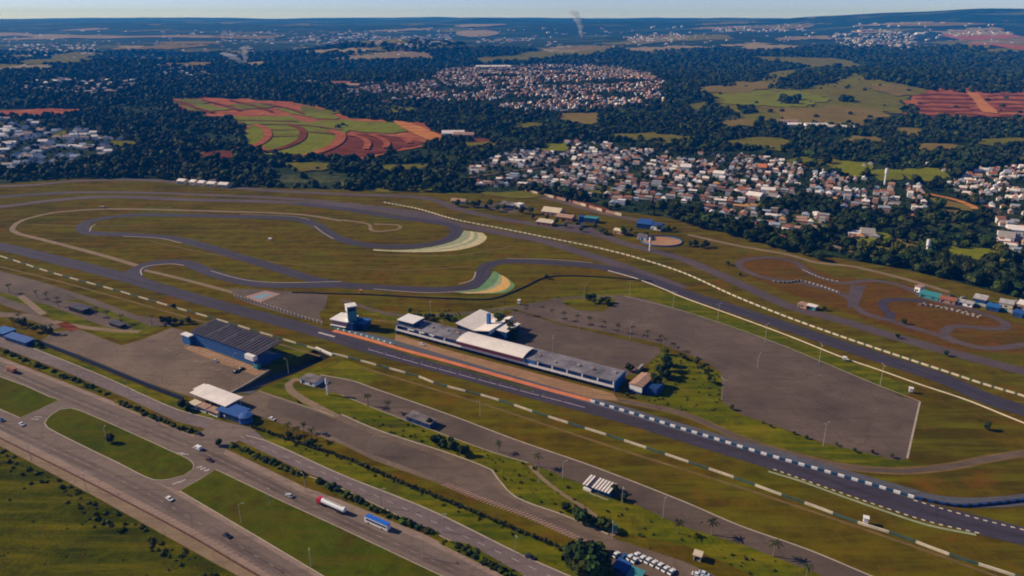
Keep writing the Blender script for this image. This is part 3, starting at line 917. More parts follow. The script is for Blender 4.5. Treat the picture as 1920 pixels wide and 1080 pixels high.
for a, b, n in (((1190, 580), (1660, 748), 70), ((1215, 608), (1640, 770), 64), ((1300, 660), (1600, 790), 46), ((1030, 600), (1210, 655), 34), ((1040, 640), (1180, 685), 28)):
    bars('parking_marking', [a, ((a[0] + b[0]) / 2, (a[1] + b[1]) / 2), b], n, 4.6, 0.16, rad(90), 0.08, M['bay'])
RP = [(1120, 742), (1190, 756), (1280, 776), (1400, 826), (1500, 856), (1580, 874), (1640, 881), (1700, 883), (1780, 875), (1850, 861), (1920, 850), (2050, 832)]
stroke('service_road', RP, 6.5, 0.052, M['worn'])
stroke('service_road', RP, 3.6, 0.058, M['lot'])
M['lane'] = asphalt('tyre_darkened_lane', (0.135, 0.100, 0.086), 0.3, 0.03)
for line, offs in (([(-100, 644), (90, 730), (380, 848), (600, 955), (880, 1083), (1000, 1145)], (-8, 9)), ([(-100, 750), (0, 797), (250, 912), (410, 1002), (560, 1090), (700, 1170)], (-8, 10))):
    for of in offs:
        stroke('worn_lane', [(a + of * 0.35, b + of * 0.75) for a, b in line], 2.3, 0.075, M['lane'])
# ================================================================== walls and fences
def W_(o, label, cat, group=None):
    return tag(o, label, cat, group)


W_(wall('track_barrier', [(-160, 437), (0, 481), (100, 513), (213, 544), (333, 579), (400, 598), (500, 628), (617, 663), (640, 668), (715, 688), (787, 708), (817, 720), (927, 749), (1023, 781), (1160, 824), (1250, 854), (1280, 864), (1380, 898), (1450, 924), (1527, 951), (1607, 981), (1680, 1004), (1787, 1044), (1880, 1074), (2050, 1130)],
        0.6, 1.2, [M['wallwhite'], M['wallgreen']], [13.0, 11.0]), 'long concrete wall in white and dark green lengths below the main straight', 'wall')
W_(wall('track_barrier', [(720, 380), (783, 392), (853, 412), (940, 429), (1040, 449), (1123, 466), (1190, 483), (1280, 512), (1380, 557), (1480, 597), (1580, 633), (1680, 667), (1780, 700), (1840, 720), (1920, 744), (2100, 800)],
        0.5, 1.2, [M['wallwhite'], M['wallgreen']], [4.6, 1.7]), 'cream and black dashed wall on the outer edge of the far straight', 'wall')
W_(wall('track_barrier', [(1140, 508), (1190, 522), (1240, 541), (1280, 558), (1380, 594), (1480, 631), (1580, 671), (1650, 695), (1723, 721), (1813, 751), (1920, 794), (2100, 860)],
        0.3, 0.75, [M['wallwhite']], [20.0]), 'plain cream wall between the far straight and the big paved lot', 'wall')
W_(wall('pit_wall', [(1107, 753), (1200, 781), (1280, 806), (1330, 821), (1440, 855), (1560, 889), (1640, 912), (1713, 934)],
        0.9, 1.3, [M['white'], paint('barrier_navy', (0.02, 0.075, 0.15), 0.2)], [3.0, 3.4]), 'white and blue checked wall beside the pit exit lane', 'wall')
W_(wall('tyre_wall', [(1716, 935), (1760, 945), (1800, 950), (1850, 947), (1920, 939), (2050, 918)], 1.2, 1.3, [M['bluedark'], M['black']], [3, 2]),
   'dark tyre wall curving away beyond the pit exit', 'wall')
W_(wall('tyre_wall', [(548, 549), (640, 552), (683, 553), (780, 558), (853, 561), (917, 562), (947, 554), (985, 538), (1023, 521), (1073, 518), (1150, 522), (1223, 528)],
        0.8, 1.0, [M['black'], M['rubber']], [6, 5]), 'black tyre wall winding behind the green and ochre run-off', 'wall')
W_(wall('pit_wall', [(625, 616), (680, 630), (740, 647)], 0.6, 1.2, [M['teal'], M['white']], [4, 1.5]), 'teal wall with white gaps in front of the control tower', 'wall')
W_(wall('perimeter_wall', [(70, 643), (150, 674), (270, 723), (345, 752)], 0.6, 3.0, [paint('navy_wall', (0.010, 0.020, 0.055))], [30]), 'dark blue wall along the lower edge of the grandstand car park', 'wall')
W_(wall('guard_rail', [(-160, 741), (0, 822), (160, 902), (350, 1002), (487, 1082), (700, 1200)], 0.5, 0.8, [M['rust']], [30]), 'rusty low rail along the lower carriageway beside the dirt strip', 'rail')
W_(wall('boundary_wall', [(985, 359), (1010, 365), (1060, 377), (1100, 388), (1130, 397), (1165, 405)], 0.5, 3.2, [M['tilepale'], M['cream'], M['redearth']], [14, 9, 6]), 'salmon boundary wall below the suburb beside the paved strip', 'wall')
W_(wall('fence', [(1795, 564), (1850, 576), (1920, 592), (2050, 625)], 0.3, 2.2, [M['teal'], M['metal']], [5, 5]), 'pale teal fence in front of the kart paddock', 'fence')
W_(wall('retaining_wall', [(433, 738), (470, 717), (505, 695)], 0.6, 1.0, [M['kerb']], [30]), 'pale low wall at the car park edge above the sunken ramp', 'wall')

W_(wall('tyre_wall', [(1448, 528), (1475, 531), (1500, 527), (1525, 533), (1548, 540), (1575, 550)], 1.2, 1.2, [M['concrete'], M['rubber']], [2.2, 1.6]), 'grey tyre wall beside the upper kart straight', 'wall')
W_(wall('tyre_wall', [(1722, 572), (1760, 577), (1800, 586), (1835, 596)], 1.2, 1.2, [M['concrete'], M['rubber']], [2.2, 1.6]), 'grey tyre wall in front of the turquoise kart garage', 'wall')
# posts along the helipad edge
PP = smooth([G(*p) for p in [(441, 557), (490, 572), (545, 590), (604, 608)]], 1)
post = MB()
post.cyl((0, 0, 0), (0, 0, 2.2), 0.55, 0.55, 8, 0)
post.cyl((0, 0, 2.2), (0, 0, 2.5), 0.6, 0.3, 8, 0)
post_me = post.mesh('bollard', [M['wallwhite']])
for i in range(26):
    p = PP[int(i / 25 * (len(PP) - 1))]
    o = link('bollard', post_me, None, (p.x, p.y, 0))
    tag(o, f'white bollard edging the helipad apron, {ordn(i)} from the apron corner', 'bollard', 'bollards along the helipad apron')

# ================================================================== buildings
# ---- pit building
loc, rz, L = front((745, 625), (1152, 734))
pit = thing('pit_building', 'long two-storey pit building with grey roof and white balcony', 'pit building', loc, rz)
D = 16.0
b = MB(); b.box(0, L, 1.5, D, 0, 6.7); b.build('wall', M['blue'], pit)
for x in (L, -0.5):
    b = MB(); b.box(x, x + 0.5, -0.9, D, 0, 7.6); b.build('end_wall', M['blue'], pit)
b = MB(); b.box(0, L, -1.2, 1.5, 3.0, 3.35); b.box(0, L, -1.4, -1.2, 3.0, 4.5); b.build('balcony', M['white'], pit)
nd = 27
for i in range(nd):
    x = (i + 0.5) * L / nd
    b = MB(); b.box(x - L / nd * 0.4, x + L / nd * 0.4, 1.42, 1.49, 0.05, 2.8); b.build('garage_opening', M['black'], pit)  # black panel painted for the dark inside of an open garage
for i in range(17):
    x = 0.6 + i * (L - 1.2) / 16
    b = MB(); b.box(x - 0.35, x + 0.35, -1.15, -0.6, 3.36, 6.7); b.build('column', M['white'], pit)
b = MB(); b.box(0.5, L - 0.5, 1.36, 1.48, 4.1, 6.3); b.build('window', paint('blue_glazing', (0.022, 0.085, 0.27), 0.2, rough=0.2), pit)
b = MB(); b.box(-0.6, L + 0.6, -0.6, D + 0.6, 6.72, 7.2)
rf = b.build('roof', paint('pit_roof', (0.20, 0.185, 0.205), 0.4, 0.09), pit)
for i in range(14):
    x = 14 + i * L / 15 + RND.uniform(-3, 3)
    if 0.32 * L < x < 0.62 * L:
        continue
    b = MB(); y0 = RND.uniform(3, 11); b.box(x, x + RND.uniform(1, 3), y0, y0 + 1.6, 7.2, 7.2 + RND.uniform(0.6, 1.3)); b.build('roof_box', M['concrete'] if i % 3 else M['tilepale'], rf)
x0, x1 = 0.315 * L, 0.625 * L
pr = [(-2.2, 7.3), (-2.0, 7.9), (2, 9.0), (6, 9.5), (10, 9.4), (13.6, 8.7), (13.7, 8.3), (10, 9.0), (6, 9.1), (2, 8.6), (-1.8, 7.4)]
b = MB(); b.prism(pr, 'x', x0, x1); cn = b.build('canopy_roof', M['roofwhite'], pit)
b = MB(); b.box(x0 + 0.3, x1 - 0.3, -2.6, -2.3, 5.2, 7.6); b.build('fascia', M['maroon'], cn)
b = MB(); b.box(x0 + 0.4, x1 - 0.4, 12.6, 12.9, 7.2, 8.4); b.build('gable_panel', M['maroon'], cn)
b = MB(); b.box(x1 + 0.1, x1 + 9, -1.0, 1.3, 3.4, 6.6); b.build('stair_block', M['blue'], pit)
b = MB(); b.box(0.8, 14.5, 1.0, 13, 7.2, 10.6); cr = b.build('control_room', M['bluedark'], pit)
b = MB(); b.box(0.2, 15.2, 0.2, 13.6, 10.62, 11.1); b.build('roof', M['white'], cr)
b = MB(); b.box(1.2, 14, 0.9, 0.98, 8.2, 10.0); b.build('window', M['glass'], cr)
for i in range(3):
    b = MB(); x = 12 + i * 9; b.box(x, x + 4.5, -1.1, 0.6, 6.0, 6.6); b.build('awning', M['white'], pit)

# ---- race control tower
loc, rz, L = front((622, 613), (662, 621))
tw = thing('control_tower', 'white and teal control tower on a low podium beside the track', 'tower', loc, rz)
b = MB(); b.box(0, L, 0, 13, 0, 6.0); b.build('podium', M['bluedark'], tw)
b = MB(); b.box(-0.8, L - 4, -0.8, 13.8, 6.02, 6.7); b.build('podium_roof', M['white'], tw)
b = MB(); b.box(-0.06, L - 5, -0.2, -0.02, 3.6, 5.0); b.build('stripe', M['markpink'], tw)
b = MB(); b.box(-0.2, L * 0.7, -1.4, -0.2, 1.9, 2.6); b.build('balcony', M['white'], tw)
b = MB(); b.box(-3.4, 3.4, -3.4, 3.4, 4.7, 17.5); sh = b.build('shaft', M['teal'], tw, (L - 5, 6.2, 0), rad(48))
b = MB(); b.box(-3.62, -3.42, -3.4, 3.4, 5.0, 17.5); b.build('side_panel', M['white'], sh)
b = MB(); b.box(-3.74, -3.64, -2.3, 2.3, 12.0, 13.6); b.build('window', M['glass'], sh)
b = MB(); b.box(-3.74, -3.64, -2.3, 2.3, 8.6, 9.6); b.build('window', M['glass'], sh)
b = MB(); b.box(-3.9, 3.9, -3.9, 3.9, 17.52, 18.1); b.build('roof', M['white'], sh)
b = MB(); b.box(-2.8, 2.8, -3.5, -3.42, 14, 16.6); b.build('window', M['glass'], sh)
b = MB(); b.cyl((L - 5, 6, 18.1), (L - 5, 6, 23), 0.14, 0.05, 6); b.build('mast', M['metal'], tw)
loc, rz, L = front((655, 614), (684, 618))
an = thing('annex_building', 'low dark blue annex on the right of the control tower', 'building', loc, rz)
b = MB(); b.box(0, L, 0, 10, 0, 4.2); w0 = b.build('wall', M['bluedark'], an)
b = MB(); b.box(-0.4, L + 0.4, -0.4, 10.4, 4.22, 4.6); b.build('roof', M['blue'], an)
b = MB(); b.box(1, L - 1, -0.1, -0.02, 1.4, 2.8); b.build('window', M['glass'], w0)

# ---- courtyard building behind the pits
loc, rz, L = front((858, 625), (917, 641))
cb = thing('hospitality_building', 'square white building with inward sloping roof behind the pits', 'building', loc, rz)
Dd = 30
b = MB(); b.box(0, L, 0, Dd, 0, 6.2); wl = b.build('wall', M['bluedark'], cb)
b = MB()
b.face([(-1, -1, 8.4), (L * 0.55, -1, 6.4), (L * 0.55, Dd + 1, 6.4), (-1, Dd + 1, 8.4)], 0)
b.face([(L * 0.55, -1, 6.4), (L + 1, -1, 9.2), (L + 1, Dd + 1, 9.2), (L * 0.55, Dd + 1, 6.4)], 0)
b.face([(-1, -1, 7.9), (L * 0.55, -1, 5.9), (L * 0.55, -1, 6.4), (-1, -1, 8.4)], 0)
b.face([(L * 0.55, -1, 5.9), (L + 1, -1, 8.7), (L + 1, -1, 9.2), (L * 0.55, -1, 6.4)], 0)
b.face([(L + 1, -1, 5.9), (L + 1, Dd + 1, 5.9), (L + 1, Dd + 1, 9.2), (L + 1, -1, 9.2)], 0)
b.face([(-1, -1, 5.9), (-1, Dd + 1, 5.9), (-1, Dd + 1, 8.4), (-1, -1, 8.4)], 0)
b.build('roof', M['roofwhite'], cb)
b = MB(); b.box(0.5, L - 0.5, -0.12, -0.02, 2.2, 4.8); b.build('window', M['glass'], wl)
b = MB(); b.box(L * 0.62, L * 0.62 + 2.4, Dd * 0.42, Dd * 0.42 + 2.4, 6.3, 15); b.build('chimney', M['blue'], cb)
b = MB(); b.box(L + 1.1, L + 11, 6, 24, 0, 7.6); wg = b.build('side_wing', M['bluedark'], cb)
b = MB(); b.box(L + 1.1, L + 11.5, 5.5, 24.5, 7.62, 8.1); b.build('roof', M['roofwhite'], wg)

# ---- small building at the pit end
loc, rz, L = front((1180, 734), (1203, 741))
eb = thing('medical_building', 'small white-fronted building with rusty roof past the pit end', 'building', loc, rz)
b = MB(); b.box(0, L, 0, 17, 0, 5.4); wl = b.build('wall', M['bluedark'], eb)
b = MB(); b.box(-0.1, L + 0.1, -0.25, -0.02, 1.6, 5.6); b.build('front_panel', M['white'], eb)
b = MB(); b.prism([(-0.5, 5.62), (L + 0.5, 5.62), (L + 0.5, 5.9), (L / 2, 6.9), (-0.5, 5.9)], 'y', -0.6, 17.6); b.build('roof', M['tilepale'], eb)
b = MB(); b.box(L, L + 8, 4, 15, 0, 4.6, 0); b.build('side_wing', M['bluedark'], eb)
b = MB(); b.box(1.5, 3.2, -0.34, -0.26, 0.1, 2.2); b.build('door', M['blue'], wl)
loc, rz, L = front((1196, 700), (1206, 690))
gw = MB(); gw.box(0, L, 0, 1.2, 0, 2.6); gw.box(0, L, -0.2, 1.4, 2.6, 2.8)
tag(gw.build('gate_wall', M['concrete'], None, loc, rz), 'pale gate wall at the corner of the paddock lot', 'wall')

# blue containers behind the pit building
for (q0, q1, lab) in [((1064, 686), (1092, 693), 'blue container standing behind the right half of the pit building'),
                      ((1100, 691), (1124, 697), 'low blue container next to the pit building rear, right of another')]:
    loc, rz, L = front(q0, q1)
    c = MB(); c.box(0, L, 0, 3, 0, 2.7)
    for k in range(int(L / 0.8)):
        c.box(k * 0.8 + 0.1, k * 0.8 + 0.5, -0.06, 0, 0.2, 2.5)
    o = tag(c.build('container', M['blue'], None, loc, rz), lab, 'container', 'blue containers behind the pits')
    c = MB(); c.box(0.1, L - 0.1, 0.1, 2.9, 2.7, 2.78); c.build('roof', M['blueroof'], o)

# ---- grandstand
loc, rz, L = front((363, 644), (487, 689))
gs = thing('grandstand', 'grandstand with dark ribbed roof and blue rear wall by the car park', 'grandstand', loc, rz)
Dg = 22.0
b = MB(); b.box(0, L, 0, 0.6, 0, 8.4); rw = b.build('rear_wall', M['blue'], gs)
for k, z in enumerate((1.9, 3.9, 5.9)):
    b = MB(); b.box(1, L - 1, -0.14, -0.02, z, z + 0.9); b.build('window_band', M['bluedark'], rw)
b = MB()
st = [(0.62, 0)]
for k in range(9):
    st += [(Dg - 2 - k * 2.1, 0.7 + k * 0.85), (Dg - 2 - (k + 1) * 2.1, 0.7 + k * 0.85)]
st = [(Dg - 2, 0)] + st[1:] + [(0.62, 0.7 + 8 * 0.85), (0.62, 0)]
b.prism(st, 'x', 0.5, L - 0.5); b.build('seating_tiers', M['concrete'], gs)
for x in (0, L - 0.5):
    b = MB(); b.prism([(0, 0), (Dg - 1, 0), (Dg - 1, 1.6), (0.6, 9.4), (0, 9.4)], 'x', x - 0.05, x + 0.55); b.build('side_wall', M['bluedark'], gs)
for i in range(9):
    x = 1 + i * (L - 2) / 8
    b = MB(); b.cyl((x, 1.4, 7.6), (x, 1.4, 9.9), 0.2); b.cyl((x, 1.4, 9.0), (x, 12, 11.0), 0.16); b.build('column', M['metal'], gs)
b = MB(); b.prism([(-1.0, 9.3), (Dg - 2, 11.2), (Dg - 2, 11.5), (-1.0, 9.6)], 'x', -1, L + 1); rf = b.build('roof', M['roofdark'], gs)
for i in range(22):
    x = -0.6 + i * (L + 1) / 21
    b = MB(); b.prism([(-1.0, 9.6), (Dg - 2, 11.5), (Dg - 2, 11.85), (-1.0, 9.95)], 'x', x, x + 0.55); b.build('rib', M['roofdark'] if i % 5 else M['roofgrey'], rf)
for x in (-7, L - 9.5):
    b = MB(); b.box(x, x + 8.5, -3.6, -0.15, 0.2 if x < 0 else 5.6, 6.6 if x < 0 else 8.8); b.build('stair_block', M['blue'] if x < 0 else M['white'], gs)
b = MB(); b.box(-7.4, 1.9, -4.2, 0.2, 6.62, 7.4); b.build('parapet', M['white'], gs)
b = MB(); b.box(L - 2.4, L + 1.4, -3.0, -0.15, 0, 3.2); b.build('kiosk', M['teal'], gs)

# ---- tunnel portal
loc, rz, L = front((593, 655), (620, 667))
tp = thing('tunnel_portal', 'white portal wall of the tunnel under the track', 'portal', (loc[0], loc[1], -8.4), rz)
b = MB(); b.box(-1, L + 1, 0, 1.2, 6.6, 9.8); b.build('parapet', M['white'], tp)
for x in (-1, L - 0.6):
    b = MB(); b.box(x, x + 1.6, 0, 1.2, 0, 6.58); b.build('pillar', M['blue'], tp)
b = MB(); b.box(0.7, L - 0.7, 0.5, 0.6, 0, 6.5); b.build('opening', M['black'], tp)

# ---- gate canopy and ticket building
loc, rz, L = front((362, 751), (425, 776))
gc = thing('gate_canopy', 'white sheet canopy on posts over the circuit entrance', 'canopy', loc, rz)
b = MB(); b.prism([(-0.5, 5.0), (12.5, 5.0), (12.5, 5.3), (6.2, 5.6), (-0.5, 5.3)], 'x', -1.5, L + 0.5); rf = b.build('roof', M['roofwhite'], gc)
for i in range(5):
    for y in (1.2, 11.5):
        x = 0.5 + i * (L - 2) / 4
        b = MB(); b.cyl((x, y, 0), (x, y, 4.98), 0.28); b.build('column', M['white'], gc)
b = MB(); b.box(-4.5, -1.7, 4, 12, 4.6, 5.0); b.build('side_slab', M['roofwhite'], gc)
for k, (q0, q1, h, mt, lab) in enumerate([((356, 764), (368, 769), 3.2, 'cream', 'pale ticket booth at the left end under the gate canopy'),
                                          ((372, 769), (386, 775), 3.0, 'tilepale', 'salmon ticket booth in the middle under the gate canopy'),
                                          ((391, 776), (408, 783), 2.8, 'tilepale', 'salmon ticket booth nearest the blue annex'),]):
    loc, rz, L = front(q0, q1)
    t = thing('ticket_booth', lab, 'booth', loc, rz, 'ticket booths at the circuit entrance')
    b = MB(); b.box(0, L, 0, 4, 0, h); b.build('wall', M['white'], t)
    b = MB(); b.box(-0.5, L + 0.5, -0.6, 4.5, h + 0.02, h + 0.3); b.build('roof', M[mt], t)
    b = MB(); b.box(0.6, L - 0.6, -0.1, -0.02, 1.0, 2.2); b.build('window', M['glass'], t)
loc, rz, L = front((409, 779), (447, 793))
ga = thing('gate_annex', 'blue flat-roofed annex beside the white entrance canopy', 'building', loc, rz)
b = MB(); b.box(0, L, 0, 9, 0, 4.0); wl = b.build('wall', M['bluedark'], ga)
b = MB(); b.box(-0.5, L + 0.5, -0.8, 9.5, 4.02, 4.5); b.build('roof', M['blueroof'], ga)
b = MB(); b.box(1, L - 1, -0.12, -0.02, 1.2, 2.6); b.build('window', M['glass'], wl)
b = MB(); b.box(L * 0.3, L * 0.3 + 1.1, -0.14, -0.02, 0.05, 2.1); b.build('door', M['white'], wl)
cx, cy = G(461, 790)
rt = thing('round_pavilion', 'round blue pavilion at the right end of the entrance building', 'pavilion', (cx, cy, 0))
b = MB(); b.cyl((0, 0, 0), (0, 0, 4.2), 3.9, 3.9, 16); b.build('wall', M['blue'], rt)
b = MB(); b.cyl((0, 0, 4.22), (0, 0, 5.2), 4.3, 1.2, 16); b.build('roof', M['blueroof'], rt)
b = MB(); b.cyl((0, 0, 2.2), (0, 0, 3.4), 3.97, 3.97, 16); b.build('window_band', M['bluedark'], rt)


def simple_house(name, q0, q1, depth, h, wallm, roofm, label, cat='building', roof='flat', over=0.5, group=None, ground=True):
    loc, rz, L = front(q0, q1)
    t = thing(name, label, cat, loc, rz, group)
    b = MB(); b.box(0, L, 0, depth, 0, h)
    wl = b.build('wall', M[wallm], t)
    b = MB()
    if roof == 'flat':
        b.box(-over, L + over, -over, depth + over, h + 0.02, h + 0.35)
    elif roof == 'gable':
        b.prism([(-over, h + 0.02), (depth + over, h + 0.02), (depth / 2, h + depth * 0.22)], 'x', -over, L + over)
    else:  # mono pitch
        b.prism([(-over, h + 0.02), (depth + over, h + 0.02), (depth + over, h + depth * 0.16), (-over, h + 0.3)], 'x', -over, L + over)
    b.build('roof', M[roofm], t)
    nw = max(1, int(L / 5))
    for i in range(nw):
        x = (i + 0.5) * L / nw
        b = MB(); b.box(x - 0.9, x + 0.9, -0.08, -0.015, 0.9, min(h - 0.4, 2.2)); b.build('window', M['glass'], wl)
    b = MB(); b.box(L * 0.12, L * 0.12 + 1.0, -0.09, -0.015, 0.03, 2.1); b.build('door', M['black'], wl)
    return t


# ---- other buildings near and around the circuit
simple_house('guard_building', (10, 638), (50, 651), 6, 3.2, 'bluedark', 'blueroof', 'blue-roofed entrance building at the left end of the car park wall', roof='mono')
simple_house('guard_building', (-14, 628), (8, 634), 9, 3.2, 'bluedark', 'blue', 'dark blue kiosk beside the avenue, left of the blue-roofed building')
simple_house('kiosk', (130, 582), (156, 590), 8, 3.4, 'black', 'roofdark', 'dark flat-roofed kiosk beside the upper service road', 'kiosk')
simple_house('kiosk', (205, 610), (226, 617), 5, 2.4, 'black', 'roofdark', 'small dark shelter below the row of palms', 'kiosk')
simple_house('kiosk', (563, 718), (590, 726), 8, 3.0, 'white', 'roofgrey', 'grey-roofed hut beside the white water tower', 'kiosk')
simple_house('kiosk', (762, 789), (806, 805), 6, 3.2, 'bluedark', 'roofgrey', 'long grey-roofed toilet block beside the service road', 'kiosk')

loc, rz, L = front((1094, 917), (1143, 935))
k = thing('snack_bar', 'snack bar with white slatted roof beside the lower service road', 'kiosk', loc, rz)
b = MB(); b.box(0, L, 0.6, 7.5, 0, 3.0); b.build('wall', M['bluedark'], k)
b = MB(); b.box(0, L * 0.3, -0.6, 0.55, 0, 1.3); b.build('counter', M['white'], k)
b = MB(); b.box(L * 0.3, L, -1.8, -1.5, 0, 0.5); b.build('kerb_wall', M['kerb'], k)
rf = None
b = MB(); b.box(-0.3, L + 0.3, -0.3, 8, 3.02, 3.2); rf = b.build('roof', M['roofdark'], k)
for i in range(9):
    if i == 2:
        continue
    x = -0.2 + i * L / 8.6
    b = MB(); b.box(x, x + 1.0, -0.9, 8.4, 3.22, 3.55); b.build('roof_slat', M['roofwhite'], rf)

# kart paddock row
M['wallpale_roof'] = paint('weathered_pale_roof', (0.46, 0.43, 0.42), 0.25, 0.3)
KG = 'buildings of the kart paddock'
simple_house('kart_garage', (1722, 556), (1758, 565), 8, 3.0, 'teal', 'teal', 'long turquoise-roofed garage at the left end of the kart paddock', roof='mono', group=KG)
simple_house('kart_garage', (1714, 546), (1724, 549), 7, 4.6, 'white', 'markpink', 'small pink and white tower block beside the turquoise garage', group=KG)
simple_house('kart_garage', (1760, 566), (1790, 572), 8, 3.2, 'tilepale', 'tile', 'low red-brown garage between the turquoise one and the white one', roof='gable', group=KG)
simple_house('kart_garage', (1795, 571), (1822, 577), 7, 2.8, 'white', 'wallpale_roof', 'white-roofed kart garage right of the red-brown one', group=KG)
simple_house('kart_garage', (1823, 568), (1846, 573), 9, 4.4, 'bluedark', 'wallpale_roof', 'two-storey dark blue kart clubhouse with pale roof', roof='mono', group=KG)
simple_house('kart_garage', (1848, 581), (1872, 586), 9, 3.4, 'bluedark', 'blue', 'blue-roofed kart garage between clubhouse and white hall', group=KG)
simple_house('kart_garage', (1872, 575), (1898, 580), 11, 3.6, 'cream', 'wallpale_roof', 'broad white-roofed hall of the kart paddock', group=KG)
simple_house('kart_garage', (1897, 592), (1916, 597), 8, 3.4, 'bluedark', 'blueroof', 'bright blue kart garage behind the teal fence', group=KG)
simple_house('kart_garage', (1905, 578), (1945, 587), 12, 4.0, 'tilepale', 'roofwhite', 'pale hall at the far right edge of the kart paddock', group=KG)
simple_house('marshal_hut', (1512, 579), (1528, 583), 5, 3.0, 'teal', 'roofwhite', 'teal marshal hut beside the access road left of the kart track', 'hut')
simple_house('marshal_hut', (1495, 575), (1511, 580), 6, 2.8, 'tilepale', 'tilepale', 'salmon hut next to the teal marshal hut', 'hut')

# row of white depot halls at the outer road
for i, (a, c, lab) in enumerate([(332, 349, 'leftmost white depot hall beyond the far left track'), (355, 367, 'second white depot hall beyond the far left track'), (371, 384, 'middle white depot hall beyond the far left track'),
                                 (388, 405, 'fourth white depot hall beyond the far left track'), (409, 431, 'rightmost and longest white depot hall beyond the far left track')]):
    yb = 345 + i * 1.7
    simple_house('depot_hall', (a, yb), (c - (c - a) * 0.25, yb + 1), 11, 4.5, 'wallwhite', 'roofwhite', lab, 'hall', 'gable', group='white depot halls')

# buildings along the strip above the far straight
SG = 'buildings along the strip beyond the track'
for q0, q1, dp, h, wm, rm, rf, lab in [
    ((938, 389), (964, 392), 14, 4, 'bluedark', 'roofgrey', 'gable', 'grey gabled shed beyond the striped run-off corner'),
    ((965, 391), (974, 393), 8, 6, 'white', 'white', 'flat', 'small white cube house beyond the access road'),
    ((1015, 402), (1048, 406), 18, 4, 'tilepale', 'cream', 'gable', 'broad beige-roofed hall on the strip beyond the track'),
    ((1042, 412), (1072, 416), 12, 4, 'tile', 'tilepale', 'gable', 'pink-roofed hall beside the beige one'),
    ((1005, 421), (1034, 425), 10, 3.5, 'tile', 'cream', 'mono', 'low yellow-roofed stall at the access road edge'),
    ((1094, 416), (1118, 419), 9, 5, 'bluedark', 'teal', 'flat', 'dark teal hall right of the blue tower'),
    ((1193, 427), (1218, 430), 14, 5, 'bluedark', 'blueroof', 'mono', 'blue-roofed hall left of the sand arena'),
    ((1219, 430), (1238, 433), 12, 4.5, 'white', 'bluedark', 'gable', 'white-walled hall with dark roof above the sand arena'),
    ((845, 381), (872, 383), 10, 3.5, 'cream', 'tilepale', 'gable', 'pale long stable beyond the first track corner'),
    ((1150, 437), (1170, 441), 8, 3.5, 'tilepale', 'cream', 'gable', 'cream cottage beside the access road left of the arena'),
    ((1195, 449), (1212, 451), 8, 4, 'white', 'roofgrey', 'gable', 'grey-roofed hut touching the left rim of the sand arena'),
]:
    simple_house('roadside_building', q0, q1, dp, h, wm, rm, lab, 'building', rf, group=SG)
x, y = G(1089, 423)
bt = thing('water_tower', 'bright blue water tower with white base on the strip', 'tower', (x, y, 0))
b = MB(); b.box(-2.2, 2.2, -2.2, 2.2, 0, 4.5); b.build('base', M['white'], bt)
b = MB(); b.box(-2.6, 2.6, -2.6, 2.6, 4.5, 11); b.build('tank', M['blueroof'], bt)
b = MB(); b.cyl((0, 0, 11), (0, 0, 15), 0.5, 0.2, 6); b.build('mast', M['blue'], bt)

# sand arena
M['sand'] = asphalt('arena_sand', (0.40, 0.22, 0.12), 0.15, 0.06)
cx, cy = G(1240, 453)
ar = thing('sand_arena', 'oval sand arena with blue rim wall', 'arena', (cx, cy, 0), -0.1)
R1, R2, n = 21, 18, 40
b = MB()
b.face([(R1 * math.cos(t) * 0.98, R2 * math.sin(t) * 0.98, 0.25) for t in [2 * math.pi * i / n for i in range(n)]])
b.build('sand', M['sand'], ar)
b = MB()
for i in range(n):
    t0, t1 = 2 * math.pi * i / n, 2 * math.pi * (i + 1) / n
    p = lambda t, k, z: (R1 * k * math.cos(t), R2 * k * math.sin(t), z)
    b.face([p(t0, 1.0, 0), p(t1, 1.0, 0), p(t1, 1.0, 1.3), p(t0, 1.0, 1.3)])
    b.face([p(t1, .98, 0.2), p(t0, .98, 0.2), p(t0, .98, 1.3), p(t1, .98, 1.3)])
    b.face([p(t0, .98, 1.3), p(t0, 1.0, 1.3), p(t1, 1.0, 1.3), p(t1, .98, 1.3)])
b.build('rim_wall', M['blue'], ar)

# water towers: slim white columns
for (px, py, hp, label) in [(615, 741, 30, 'slim white water tower standing beside the service road near the tunnel'),
                            (1735, 485, 30, 'slim white water tower rising from the wood above the kart track'),
                            (1658, 347, 26, 'slim white water tower in the middle of the suburb'),
                            (1218, 471, 24, 'slim white column at the access road below the sand arena'),
                            (1588, 168, 20, 'thin white mast on the hill town slope')][:4]:
    x, y = T(px, py)
    dist = math.hypot(x, y, H) * math.cos(math.atan2(py - 540, F))
    h = hp * dist / F / 0.93
    t = thing('water_tower', label, 'water tower', (x, y, float(hgt(x, y)) + 0.3 if y > 1080 else 0))
    r = h * 0.075
    b = MB(); b.cyl((0, 0, 0), (0, 0, h * 0.62), r * 0.75, r * 0.75, 12); b.build('shaft', M['white'], t)
    b = MB(); b.cyl((0, 0, h * 0.62), (0, 0, h * 0.7), r * 0.75, r * 1.25, 12); b.cyl((0, 0, h * 0.7), (0, 0, h), r * 1.25, r * 1.25, 12); b.build('tank', M['white'], t)
    b = MB(); b.cyl((0, 0, h), (0, 0, h + 0.5), r * 1.3, r * 0.5, 12); b.build('cap', M['concrete'], t)

